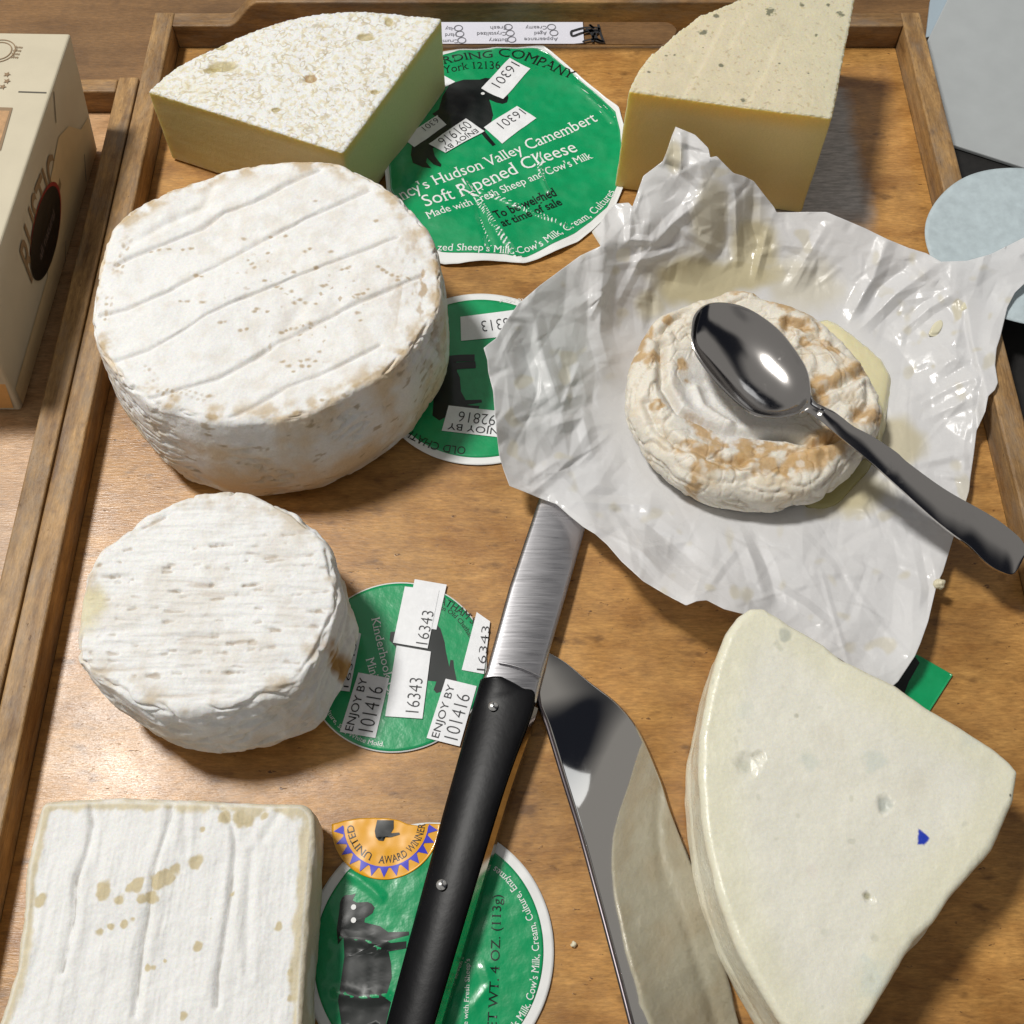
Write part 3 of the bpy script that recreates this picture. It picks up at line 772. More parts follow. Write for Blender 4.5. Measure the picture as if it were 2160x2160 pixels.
def lw_col(I):
    p = I['p']; n = len(p); X = p[:, :2]; top = sm(.25, .6, I['zone']); cut = cutzone(I, lw_rs)
    c = np.tile(C_(.76, .765, .74), (n, 1))*(1+.06*fbm(p, 60, 3))[:, None]
    w = sm(.12, .05, worm(p, 205, 1.))*sm(-.14, .14, fbm(p, 150, 2, 5.))
    c = mix(c, C_(.46, .385, .24), w*.68)
    fl = sm(.28, .42, fbm(p, 300, 2, 9.)); c = mix(c, C_(.46, .34, .18), fl*.6*sm(-.2, .2, fbm(p, 40, 2, 12.)))
    tip = sm(.05, .0, np.hypot(*(X-P(330, 195, Zw)[:2]).T)); c = mix(c, C_(.62, .54, .26), tip*.45*sm(-.3, .3, fbm(p, 90, 3)))
    for k, (s, r_, (a, b)) in enumerate(WS):
        e = np.hypot((X[:, 0]-s[0])/b, (X[:, 1]-s[1])/a)+fbm(p, 200, 2)*.0015
        c = mix(c, (C_(.40, .25, .09) if k == 1 else C_(.44, .36, .16)), sm(r_, r_*.7, e)*top*.85)
    paste = np.tile(C_(.70, .60, .32), (n, 1))*(1+.08*fbm(p, 28, 3, 3.))[:, None]
    lf = sm(.30, .75, I['nn'][:, 0])*1.
    paste = mix(paste, C_(.50, .54, .27), lf)  # shade on the right cut face, painted darker and greener
    paste = mix(paste, C_(.58, .45, .09), sm(.82, .98, I['h'])*.7)
    paste = mix(paste, C_(.50, .45, .14), sm(.10, .02, X[:, 0]+.20)*.4)
    c = mix(c, paste, np.clip(cut, 0, 1))
    cr = (1-top)*0+np.exp(-((I['h']-.985)/.03)**2)*sm(.0, .3, fbm(p, 300, 3, 2.))
    c = mix(c, C_(.66, .58, .38), np.clip(cr, 0, 1)*.8)
    bt = sm(.10, .03, I['h'])*sm(-.1, .3, fbm(p, 300, 3, 5.)); c = mix(c, C_(.66, .60, .45), np.clip(bt, 0, 1)*.8)
    return np.clip(c, 0, .9)
M['paste'] = painted('mottled_wedge', .55, .35, (.014, .010, .004), fine=.05, fs=900, bmp=.0002, bs=900)
wheel("cheese_wedge", "triangular cheese wedge with white mottled top and olive cut faces, at the back left", "cheese", lin(LT[:, :2]), lin(LB2[:, :2]), Zw, M['paste'], lw_disp, lw_col, 1000, 60, 170, rt=.0015, rb=.002, smooth=False, soft=2, bulge=.0)

# --- hard yellow wedge at the back right
Zy = .070
YT = np.vstack([PL([(1327, 191), (1540, 222), (1755, 249)], Zy), PL([(1778, 130), (1800, 15), (1812, -60)], Zy), PL([(1740, -62), (1650, -40), (1555, 2), (1482, 30), (1427, 69), (1371, 119), (1345, 155)], Zy)])
YB = YT[:, :2].copy()
YB[0] += (-.002, -.001); YB[6:] += (-.004, .004)
YL = [PL([(1530, 45), (1495, 120), (1450, 200)], Zy)[:, :2], PL([(1650, 80), (1620, 150), (1580, 225)], Zy)[:, :2], PL([(1580, 30), (1545, 100)], Zy)[:, :2]]
YSP = [((1625, 24), .0042), ((1484, 70), .0034), ((1511, 34), .0022), ((1773, 31), .0032), ((1522, 137), .0022), ((1405, 118), .0014), ((1422, 116), .0013), ((1368, 154), .0014), ((1568, 211), .0018), ((1693, 10), .0022), ((1722, 74), .0018), ((1747, 10), .002), ((1644, 133), .0012), ((1643, 190), .0011), ((1738, 185), .0010), ((1483, 100), .0009), ((1705, 155), .0008), ((1600, 150), .0009)]
YSP = [(P(a, b, Zy)[:2], r_) for (a, b), r_ in YSP]
def y_rs(nn): return np.maximum(sm(-.25, -.6, nn[:, 1]), sm(.5, .85, nn[:, 0]))
def y_disp(I):
    p = I['p']; top = sm(.3, 1, I['zone']); cut = cutzone(I, y_rs)
    d = fbm(p, 25, 2)*.0010+(1-cut)*(fbm(p, 120, 3)*.0004+fbm(p, 500, 2)*.00012)
    for g in YL:
        e, u = pdist(p[:, :2], g); d += top*.0002*np.exp(-(e/.0015)**2)
    d += np.exp(-((I['zone']-.5)/.35)**2)*fbm(p, 420, 2)*.0009
    return d
def y_col(I):
    p = I['p']; n = len(p); X = p[:, :2]; top = sm(.3, .7, I['zone']); cut = np.clip(cutzone(I, y_rs), 0, 1)
    c = np.tile(C_(.66, .59, .42), (n, 1))*(1+.10*fbm(p, 90, 4))[:, None]
    for g in YL:
        e, u = pdist(X, g); c = mix(c, C_(.72, .64, .46), top*np.exp(-(e/.0025)**2)*.7)
    right = sm(.10, .18, X[:, 0]+.3*(X[:, 1]-.5)); c = mix(c, C_(.60, .58, .42), right*.4)
    sp = sm(.32, .46, fbm(p, 420, 2, 3.)); c = mix(c, C_(.40, .30, .16), sp*.45)
    for s, r_ in YSP:
        e = (np.hypot(*(X-s).T)+fbm(p, 380, 3)*r_*.9)*1.25
        c = mix(c, C_(.13, .135, .085), sm(r_, r_*.45, e)*top*.85)
    paste = np.tile(C_(.80, .635, .28), (n, 1))*(1+.05*fbm(p, 30, 3))[:, None]
    paste = mix(paste, C_(.78, .52, .08), sm(.80, .99, I['h'])*.75)
    paste = mix(paste, C_(.78, .54, .10), sm(.025, .0, X[:, 0]-.056)*.6)
    paste = mix(paste, C_(.56, .46, .18), sm(.02, .0, .166-X[:, 0])*.5)
    c = mix(c, paste, cut)
    return np.clip(c, 0, .9)
M['hard'] = painted('hard_cheese', .55, .4, (.016, .011, .004), fine=.05, fs=1200, bmp=.00012, bs=1100)
wheel("cheese_wedge", "tall yellow hard cheese wedge with a beige speckled rind, at the back right", "cheese", lin(YT[:, :2]), lin(YB), Zy, M['hard'], y_disp, y_col, 1000, 60, 150, rt=.0014, rb=.0015, smooth=False, soft=2)

# --- pale blue-veined wedge at the lower right
Zb = .044
UT = np.vstack([PL([(1583, 1281), (1610, 1280), (1640, 1297), (1667, 1316), (1740, 1354), (1779, 1387), (1835, 1415), (1896, 1445), (1952, 1487), (2030, 1531), (2103, 1576), (2140, 1605)], Zb),
                PL([(2156, 1626), (2145, 1686), (2120, 1735), (2092, 1790), (2050, 1842), (2012, 1890), (1978, 1945), (1934, 1984), (1890, 2050), (1850, 2128), (1820, 2180), (1790, 2230), (1760, 2255)], Zb),
                PL([(1730, 2258), (1690, 2225), (1640, 2150), (1592, 2066), (1552, 1988), (1515, 1887), (1492, 1803), (1480, 1720), (1475, 1636), (1477, 1552), (1487, 1496), (1498, 1445), (1515, 1384), (1535, 1334), (1558, 1298)], Zb)])
UB = UT[:, :2].copy(); k = len(UB)
UB[13:22] += (.006, -.002)
def bl_disp(I):
    p = I['p']; top = sm(.3, 1, I['zone']); nn = I['nn']
    d = fbm(p, 20, 3)*.0016+fbm(p, 70, 2)*.0004+fbm(p, 260, 2)*.00010
    # layered edge on the curved left side and a lip low on the right side
    left = sm(.2, .7, -nn[:, 0])
    d += (1-top)*left*(-.0006*np.exp(-((I['h']-.30+.2*fbm(p, 18, 2))/.06)**2))
    rt_ = sm(.2, .7, nn[:, 0]-nn[:, 1]*.6)
    d -= (1-top)*rt_*.003*sm(.35, .55, I['h'])*sm(1.0, .7, I['h'])
    for (a, b), r_, dp in (((1575, 1612), .006, .0012), ((1865, 1697), .0045, .0010), ((1830, 1890), .003, .0012), ((1605, 1595), .003, .001)):
        e = np.hypot(*(p[:, :2]-P(a, b, Zb)[:2]).T)+fbm(p, 200, 2)*.002; d -= top*dp*sm(r_, r_*.3, e)
    return d
BSPT = [((1575, 1612), .0040, (.52, .53, .42), .5), ((1865, 1697), .0040, (.42, .45, .40), .75), ((1830, 1890), .0016, (.35, .33, .20), .8), ((1705, 1605), .005, (.60, .63, .56), .6), ((1842, 1600), .006, (.60, .64, .58), .6), ((1840, 2060), .008, (.60, .66, .62), .5), ((1655, 1340), .0035, (.42, .44, .38), .7), ((1667, 1308), .003, (.35, .37, .33), .8), ((1500, 1437), .0022, (.30, .32, .28), .8), ((1680, 1510), .0012, (.45, .44, .34), .7), ((2133, 1677), .0009, (.06, .05, .05), .9), ((1712, 1835), .003, (.72, .66, .60), .4), ((1740, 1965), .002, (.55, .55, .45), .4), ((2050, 1560), .006, (.62, .65, .58), .4), ((1570, 1500), .005, (.64, .66, .58), .4)]
def bl_col(I):
    p = I['p']; n = len(p); X = p[:, :2]; top = sm(.2, .7, I['zone'])
    c = np.tile(C_(.76, .745, .65), (n, 1))*(1+.04*fbm(p, 30, 3))[:, None]
    c = mix(c, C_(.74, .72, .56), sm(.022, .004, I['edge'])*.8)
    c = mix(c, C_(.69, .66, .56), sm(.1, .5, fbm(p, 26, 3, 5.))*.6)
    for (a, b), r_, cc, w in BSPT:
        e = np.hypot(*(X-P(a, b, Zb)[:2]).T)+fbm(p, 180, 2)*r_*.7
        c = mix(c, C_(*cc), sm(r_, r_*.35, e)*top*w)
    tri = PL([(1932, 1750), (1958, 1768), (1952, 1780), (1936, 1782)], Zb)[:, :2]
    cen = tri.mean(0); ins = np.full(n, 1e9)
    tri = PL([(1937, 1747), (1962, 1767), (1950, 1782), (1936, 1781)], Zb)[:, :2][::-1]
    for a_, b_ in zip(tri, np.roll(tri, -1, 0)):
        v_ = b_-a_; ins = np.minimum(ins, ((X[:, 1]-a_[1])*v_[0]-(X[:, 0]-a_[0])*v_[1])/np.hypot(*v_))
    c = mix(c, C_(.02, .05, .46), sm(-.0003, .0004, ins+fbm(p, 500, 2)*.0005)*top)
    sp = sm(.46, .6, fbm(p, 140, 2, 31.)); c = mix(c, C_(.50, .50, .40), sp*.4)
    side = 1-top; c = mix(c, C_(.66, .56, .38), side*.5*sm(-.2, .4, fbm(p, 50, 3)))
    return np.clip(c, 0, .9)
M['bluec'] = painted('pale_cheese', .5, .2, (.006, .005, .003), fine=.04, fs=700, bmp=.00028, bs=380, spec=.5, roughvar=(120, .18, .46))
wheel("cheese_wedge", "pale creamy wedge with faint blue veins and one bright blue speck, lower right", "cheese", lin(UT[:, :2], 8), lin(UB, 8), Zb, M['bluec'], bl_disp, bl_col, 900, 60, 170, rt=.0034, rb=.003, smooth=False, soft=0, nsm=4)

# ------------------------------------------------------------------ paper wrapper
PO = [(1425, 267, 62), (1466, 284, 60), (1494, 312, 57), (1498, 332, 55), (1512, 329, 54), (1528, 346, 51), (1547, 365, 47), (1568, 371, 44), (1590, 382, 41), (1613, 412, 33), (1633, 437, 28), (1638, 448, 27), (1709, 447, 29), (1743, 447, 30), (1777, 461, 29), (1824, 481, 27), (1871, 504, 25), (1917, 523, 24), (1954, 534, 23), (1985, 552, 23), (2040, 550, 24), (2090, 536, 26), (2150, 506, 29), (2218, 474, 32), (2225, 530, 31), (2160, 599, 25), (2141, 617, 23), (2125, 648, 21), (2116, 686, 19), (2110, 711, 19), (2102, 735, 20), (2099, 770, 20), (2105, 807, 19), (2099, 822, 19), (2085, 835, 17), (2078, 868, 12), (2060, 908, 9), (2054, 959, 7), (2048, 1000, 6), (2044, 1036, 6), (2036, 1062, 6), (2012, 1131, 8), (1989, 1207, 10), (1976, 1232, 11), (1958, 1310, 14), (1942, 1356, 15), (1930, 1384, 15), (1895, 1437, 13), (1880, 1450, 12), (1835, 1430, 14), (1740, 1370, 15), (1667, 1330, 16), (1617, 1300, 19), (1588, 1300, 26), (1559, 1293, 29), (1528, 1285, 32), (1491, 1266, 34), (1469, 1268, 36), (1447, 1277, 36), (1404, 1254, 34), (1357, 1226, 31), (1311, 1184, 27), (1280, 1148, 24), (1255, 1126, 22), (1230, 1111, 19), (1199, 1086, 13), (1174, 1064, 13), (1137, 1050, 13), (1109, 1038, 16), (1075, 1025, 21), (1062, 990, 26), (1053, 959, 31), (1047, 906, 38), (1040, 825, 44), (1030, 784, 47), (1028, 759, 48), (1020, 734, 49), (1031, 725, 49), (1047, 713, 49), (1062, 685, 49), (1093, 641, 48), (1140, 601, 46), (1186, 567, 43), (1224, 539, 41), (1267, 519, 39), (1248, 489, 36), (1267, 470, 37), (1283, 443, 39), (1298, 430, 40), (1326, 427, 42), (1334, 436, 43), (1345, 405, 46), (1357, 371, 50), (1398, 340, 56), (1407, 318, 58), (1416, 290, 60)]
PI_ = [(1318, 825, 2), (1350, 960, 1.5), (1424, 1043, 1.5), (1570, 1090, 1.5), (1709, 1075, 1.5), (1818, 980, 1.5), (1870, 878, 1.5), (1840, 780, 1.5), (1760, 686, 2), (1660, 625, 3), (1590, 600, 4), (1507, 610, 4), (1430, 640, 4), (1370, 680, 3), (1570, 850, 1.2), (1450, 800, 1.2), (1700, 850, 1.2), (1560, 950, 1.2), (1560, 520, 15), (1480, 480, 29), (1430, 400, 44), (1500, 390, 46), (1540, 440, 34), (1680, 540, 13), (1800, 600, 10), (1950, 700, 10), (2030, 640, 18), (2050, 760, 18), (1900, 900, 4), (1960, 950, 5), (1850, 1100, 4), (1950, 1120, 5), (1700, 1180, 6), (1800, 1270, 9), (1880, 1330, 10), (1600, 1200, 9), (1450, 1170, 12), (1300, 1080, 7), (1200, 1000, 11), (1160, 900, 21), (1200, 780, 22), (1180, 700, 32), (1250, 620, 27), (1330, 540, 26), (1370, 470, 38), (1400, 600, 9), (1260, 850, 9), (1260, 950, 7), (1120, 960, 21), (1100, 800, 36)]
CRE = [([(1174, 1055), (1280, 1062), (1370, 1065), (1450, 1064)], 2.2, 10), ([(1370, 700), (1330, 820), (1330, 900), (1400, 1020), (1460, 1066)], -1.5, 10), ([(1436, 280), (1436, 360)], 3.0, 9), ([(1436, 360), (1400, 340)], -2.5, 9), ([(1330, 430), (1328, 505), (1375, 508)], 2.0, 7), ([(1275, 520), (1270, 600), (1265, 700), (1290, 790)], 3.0, 16), ([(1250, 640), (1268, 625), (1248, 665)], 1.8, 7), ([(1550, 400), (1552, 480), (1555, 550)], 3.0, 9), ([(1590, 385), (1585, 470), (1600, 520)], -2.2, 10), ([(1525, 430), (1530, 520), (1500, 560)], -2.6, 16), ([(1870, 510), (1840, 590), (1800, 660), (1785, 700)], 3.2, 14), ([(1960, 570), (1890, 620), (1830, 680), (1800, 705)], 2.4, 12), ([(1915, 560), (1850, 610), (1820, 660)], -2.4, 12), ([(1700, 560), (1670, 620), (1650, 650)], 1.5, 8), ([(1740, 480), (1690, 560), (1640, 640)], 1.6, 9), ([(1620, 480), (1605, 540), (1590, 600)], 1.8, 8), ([(2100, 600), (2060, 680), (2050, 740), (2085, 765)], -3.0, 20), ([(2100, 760), (2030, 775), (1970, 810)], -2.0, 14), ([(1560, 1110), (1590, 1190), (1610, 1260)], 2.6, 14), ([(1580, 1120), (1620, 1200), (1640, 1270)], -2.0, 12), ([(1345, 1090), (1420, 1150), (1480, 1200)], -2.2, 16), ([(1300, 1110), (1400, 1210), (1470, 1262)], 1.6, 14), ([(1480, 1262), (1520, 1200), (1560, 1150)], 1.2, 8), ([(1160, 900), (1230, 880), (1250, 960)], 2.0, 12), ([(1190, 760), (1210, 840), (1150, 880)], -2.4, 16), ([(1120, 640), (1150, 760), (1180, 850), (1230, 830)], 2.0, 12), ([(1100, 720), (1140, 860)], -2.6, 20), ([(1180, 970), (1120, 1010)], 1.6, 10), ([(1780, 1070), (1880, 1085), (2000, 1110)], 1.2, 8), ([(1720, 1205), (1780, 1210), (1850, 1215)], 1.4, 8), ([(1620, 1230), (1700, 1280), (1760, 1330)], 1.8, 10), ([(1940, 1140), (1960, 1240), (1955, 1300)], -1.5, 10), ([(1930, 980), (2020, 960)], 1.4, 8), ([(1980, 1000), (2040, 1010)], 1.4, 6), ([(1960, 880), (2050, 840)], 1.4, 10), ([(1900, 700), (1960, 650), (2010, 620)], 1.8, 10), ([(1340, 560), (1420, 470), (1480, 420)], 2., 12), ([(1290, 560), (1370, 545), (1440, 520)], 1.5, 8), ([(1350, 640), (1360, 720), (1330, 740)], 2.4, 10), ([(1375, 620), (1378, 670)], -2, 8)]
def wrapper():
    po = np.array(PO, float); pi = np.array(PI_, float)
    ctl = np.vstack([po, pi]); xy = ctl[:, :2]
    D = np.hypot(xy[:, None, 0]-xy[None, :, 0], xy[:, None, 1]-xy[None, :, 1])
    w = np.linalg.solve(D+1e-6*np.eye(len(D)), ctl[:, 2]-ctl[:, 2].mean())
    n, rings = 1100, 260
    ring = resample(po[:, :2], n, True); c = np.array([1570., 850.])
    t = np.linspace(1, 0, rings)[:-1]**.9
    Q = (c+(ring-c)[None]*t[:, None, None]).reshape(-1, 2); Q = np.vstack([Q, c])
    Zm = np.zeros(len(Q))
    for k in range(0, len(Q), 20000):
        q = Q[k:k+20000]
        Zm[k:k+20000] = np.hypot(q[:, None, 0]-xy[None, :, 0], q[:, None, 1]-xy[None, :, 1])@w+ctl[:, 2].mean()
    def facets(step, amp, seed):
        r = np.random.default_rng(seed); pts = []
        for x in np.arange(950, 2300, step):
            for y in np.arange(200, 1520, step): pts.append((x+r.uniform(-.55, .55)*step, y+r.uniform(-.55, .55)*step))
        hts = r.uniform(-1, 1, len(pts))*amp
        pts = np.array(pts)
        vs, _, fs, ov, _, _ = delaunay_2d_cdt([Vector(p) for p in pts], [], [], 0, 1e-6)
        vs = np.array([v[:] for v in vs]); hh = np.array([hts[o[0]] if o else 0 for o in ov])
        out = np.zeros(len(Q))
        order = np.argsort(Q[:, 0]); qs = Q[order]
        for f in fs:
            a, b, d = vs[f[0]], vs[f[1]], vs[f[2]]
            lo = np.searchsorted(qs[:, 0], min(a[0], b[0], d[0])); hi = np.searchsorted(qs[:, 0], max(a[0], b[0], d[0]))
            if hi <= lo: continue
            idx = order[lo:hi]; q = Q[idx]
            m_ = (q[:, 1] >= min(a[1], b[1], d[1])) & (q[:, 1] <= max(a[1], b[1], d[1])); idx = idx[m_]
            if not len(idx): continue
            q = Q[idx]
            den = (b[1]-d[1])*(a[0]-d[0])+(d[0]-b[0])*(a[1]-d[1])
            l1 = ((b[1]-d[1])*(q[:, 0]-d[0])+(d[0]-b[0])*(q[:, 1]-d[1]))/den
            l2 = ((d[1]-a[1])*(q[:, 0]-d[0])+(a[0]-d[0])*(q[:, 1]-d[1]))/den
            l3 = 1-l1-l2
            ins = (l1 >= -1e-6) & (l2 >= -1e-6) & (l3 >= -1e-6)
            out[idx[ins]] = (l1*hh[f[0]]+l2*hh[f[1]]+l3*hh[f[2]])[ins]
        return out
    Q3 = np.c_[Q, 0*Q[:, 0]]
    rc = np.hypot((Q[:, 0]-1585)/290, (Q[:, 1]-855)/250)
    free = sm(.92, 1.25, rc)                       # flat under the cheese
    rough = .55+.45*sm(1900, 1300, Q[:, 0]+.0*Q[:, 1])
    Z = Zm+free*rough*(facets(100, 3.2, 3)+facets(50, 1.7, 4)+facets(24, .50, 5))
    Z += free*fbm(Q3, .004, 2)*1.5
    for pl, a, wd in CRE:
        e, u = pdist(Q, np.array(pl, float))
        Z += free*a*np.clip(1-e/(wd*1.7), 0, 1)*np.sin(np.pi*np.clip(u, .06, .94))**.5
    rr_ = np.random.default_rng(21)
    for _ in range(150):
        a0 = np.array([rr_.uniform(1010, 2130), rr_.uniform(280, 1440)]); th = rr_.uniform(0, np.pi); L_ = rr_.uniform(50, 230)
        b0 = a0+L_*np.array([np.cos(th), np.sin(th)]); mid = (a0+b0)/2+rr_.normal(size=2)*L_*.06
        wd = rr_.uniform(6, 16); a = rr_.choice((-1, 1))*rr_.uniform(.45, 1.15)*wd/11
        m_ = (Q[:, 0] > min(a0[0], b0[0])-40) & (Q[:, 0] < max(a0[0], b0[0])+40) & (Q[:, 1] > min(a0[1], b0[1])-40) & (Q[:, 1] < max(a0[1], b0[1])+40)
        if not m_.any(): continue
        e, u = pdist(Q[m_], np.array([a0, mid, b0]))
        Z[m_] += free[m_]*rough[m_]*a*np.clip(1-e/wd, 0, 1)*np.sin(np.pi*np.clip(u, 0, 1))**.4
    Z = np.maximum(Z, 1.0)
    # stay above the tray wall, the blade and the cheese edge
    V = P(Q[:, 0], Q[:, 1], Z/1000)
    lift = 18.6*sm(.226, .2375, V[:, 0])*sm(.275, .2575, V[:, 0])
    k_ = 2.0; h_ = np.clip(.5+.5*(Z-lift)/k_, 0, 1); Z = lift*(1-h_)+Z*h_+k_*h_*(1-h_)*(lift > 1)
    V = P(Q[:, 0], Q[:, 1], Z/1000)
    col = np.tile(C_(.87, .87, .875), (len(V), 1))
    # butterfat stains
    nz = fbm(Q3, .012, 3, 3.)
    def blot(x, y, rx, ry): return sm(1.15, .5, np.hypot((Q[:, 0]-x)/rx, (Q[:, 1]-y)/ry)+.5*nz)
    st = np.maximum.reduce([blot(1470, 590, 120, 70)*.9, blot(1590, 520, 60, 110)*.8, blot(1560, 580, 110, 40)*.9, blot(1690, 600, 90, 70)*.4, blot(1890, 930, 70, 60)*.7, blot(1780, 1035, 110, 60)*.9, blot(1370, 640, 40, 40)*.6, blot(1500, 470, 40, 120)*.5, blot(1420, 330, 22, 40)*.6])
    st = np.maximum(st, sm(.28, .42, fbm(Q3, .022, 2, 8.))*.55*blot(1980, 720, 170, 140))
    st = np.maximum(st, sm(.25, .45, fbm(Q3, .018, 2, 5.))*.35*free)
    col = mix(col, C_(.68, .58, .26), np.clip(st, 0, 1)*.75)
    col[:, :] = np.clip(col, 0, .88)
    wet = np.clip(st, 0, 1)
    f = grid_faces(rings-1, n, True).tolist(); b = (rings-2)*n; k = len(V)-1
    f += [[b+j, b+(j+1) % n, k] for j in range(n)]
    # the ring runs clockwise in world xy -> flip so the inside of the wrapper faces up
    A = V[:n, :2]; 
    if np.sum(A[:, 0]*np.roll(A[:, 1], -1)-np.roll(A[:, 0], -1)*A[:, 1]) < 0: f = [q[::-1] for q in f]
    m, tr, bs = new_mat('waxed_paper')
    at = N(tr, 'ShaderNodeAttribute', attribute_name="Col")
    tr.links.new(at.outputs["Color"], bs.inputs["Base Color"]); bs.inputs["Specular IOR Level"].default_value = .5
    tr.links.new(ramp(tr, noise(tr, 45, 3), [(.35, .16), (.65, .38)]), bs.inputs["Roughness"])
    bump(tr, bs, noise(tr, 300, 4, .6), .00025, .6)
    tl = N(tr, 'ShaderNodeBsdfTranslucent'); tr.links.new(at.outputs["Color"], tl.inputs["Color"])
    mx = N(tr, 'ShaderNodeMixShader'); mx.inputs[0].default_value = .34
    out = tr.nodes["Material Output"]
    tr.links.new(bs.outputs[0], mx.inputs[1]); tr.links.new(tl.outputs[0], mx.inputs[2]); tr.links.new(mx.outputs[0], out.inputs["Surface"])
    o = build("paper_wrapper", V, f, m, None, col)
    sd = o.modifiers.new("thickness", 'SOLIDIFY'); sd.thickness = .00012; sd.offset = -1
    tag(o, "crumpled white waxed paper wrapper opened out under the soft cheese", "wrapper")
    return Q, Z
wrapper()

# ------------------------------------------------------------------ soft ripe cheese on the paper, its runny pool
SO = [(1320, 830, 8), (1325, 791, 9), (1341, 745, 11), (1369, 693, 15), (1393, 668, 17), (1421, 654, 19), (1464, 637, 20), (1507, 626, 21), (1545, 615, 21), (1585, 615, 21), (1619, 631, 20), (1656, 641, 20), (1691, 662, 19), (1725, 688, 18), (1768, 731, 16), (1799, 765, 15), (1820, 795, 14), (1836, 832, 12), (1850, 880, 9), (1842, 931, 7), (1818, 974, 6), (1787, 1009, 6), (1747, 1042, 6), (1709, 1068, 6), (1678, 1076, 6), (1632, 1087, 6), (1570, 1084, 6), (1507, 1075, 6), (1464, 1062, 6), (1424, 1041, 6), (1383, 1003, 6), (1352, 960, 7), (1328, 914, 7), (1321, 866, 8)]
SOW = PL([(a, b, c_/1000) for a, b, c_ in SO])[:, :2]
Zc = .026
cz = .022
RID = [PL([(1393, 735), (1396, 820), (1430, 870), (1470, 885), (1530, 905), (1570, 908), (1660, 920), (1710, 945), (1755, 935)], cz)[:, :2], PL([(1375, 720), (1410, 700), (1460, 650)], cz)[:, :2], PL([(1360, 860), (1380, 910), (1430, 945), (1490, 970), (1560, 985)], cz)[:, :2], PL([(1470, 815), (1485, 850), (1540, 885)], cz)[:, :2], PL([(1735, 830), (1770, 820), (1815, 795)], cz)[:, :2], PL([(1830, 820), (1830, 860), (1800, 890)], cz)[:, :2], PL([(1690, 700), (1660, 690), (1650, 740)], cz)[:, :2], PL([(1755, 735), (1800, 760)], cz)[:, :2]]
RAM = [-.0042, -.0028, -.0024, .0020, -.0034, -.0028, -.0022, -.0022]
TB = [([(1455, 885), (1490, 915), (1510, 945), (1500, 960), (1440, 955), (1480, 972), (1530, 985), (1560, 980)], 16), ([(1570, 950), (1600, 975), (1570, 985), (1590, 1000), (1620, 990)], 20), ([(1590, 945), (1640, 945), (1660, 950)], 11), ([(1665, 990), (1700, 965), (1740, 930), (1760, 920)], 22), ([(1660, 1000), (1720, 985), (1760, 960)], 18), ([(1340, 755), (1375, 758), (1365, 770)], 13), ([(1365, 690), (1350, 730)], 13), ([(1370, 865), (1395, 868)], 8), ([(1440, 1060), (1460, 1030), (1470, 1010)], 14), ([(1435, 770), (1440, 800)], 9), ([(1720, 815), (1770, 800), (1815, 785)], 14), ([(1715, 820), (1730, 840)], 18), ([(1700, 660), (1710, 700), (1650, 690)], 14), ([(1630, 640), (1660, 660)], 12), ([(1820, 880), (1850, 880)], 22), ([(1550, 620), (1600, 622)], 10), ([(1410, 670), (1400, 690)], 10), ([(1760, 750), (1690, 730)], 10)]
TBW = [(PL(a, .022 if np.mean([q[1] for q in a]) < 960 else .018)[:, :2], r_*.00027) for a, r_ in TB]
def soft_q(p):
    c = P(1575, 850, .018)[:2]; dx = p[:, 0]-c[0]; dy = p[:, 1]-c[1]
    r = np.hypot(dx, dy); a = np.arctan2(dy, dx)
    return np.stack([np.cos(a)*.034+.010*fbm(p, 40, 2, 1.), np.sin(a)*.034+.010*fbm(p, 40, 2, 4.), r*1.5-p[:, 2]*1.2+.010*fbm(p, 45, 2, 14.)], 1)
def soft_wr(p): return np.abs(fbm(soft_q(p), 52, 3, 2.))
def soft_disp(I):
    p = I['p']; top = sm(.2, 1, I['zone']); X = p[:, :2]
    wr = soft_wr(p); inn = sm(.040, .024, np.hypot(*(X-P(1540, 850, .018)[:2]).T))*top
    d = (-.0010*sm(.16, 0., wr))*(1-.8*inn)+fbm(p, 32, 3)*.0036*(1-.5*inn)+fbm(p, 330, 2)*.00015
    wr2 = np.abs(fbm(p+.003*fbm(p, 90, 2)[:, None], 85, 2, 7.)); d -= .0004*sm(.12, 0., wr2)*(1-inn)
    for g, a in zip(RID, RAM):
        e, u = pdist(X, g); d += top*a*np.exp(-(e/.0022)**2)-top*a*.35*np.exp(-((e-.005)/.003)**2)
    d -= (1-top)*.003*np.exp(-((I['h']-.12)/.1)**2)
    return d
def soft_dome(I):
    c = P(1575, 850, .018)[:2]; X = I['p'][:, :2]
    e = np.hypot((X[:, 0]-c[0])/.050, (X[:, 1]-c[1])/.043)
    return -.0085*sm(1.0, .25, e)*sm(0, .25, I['u'])
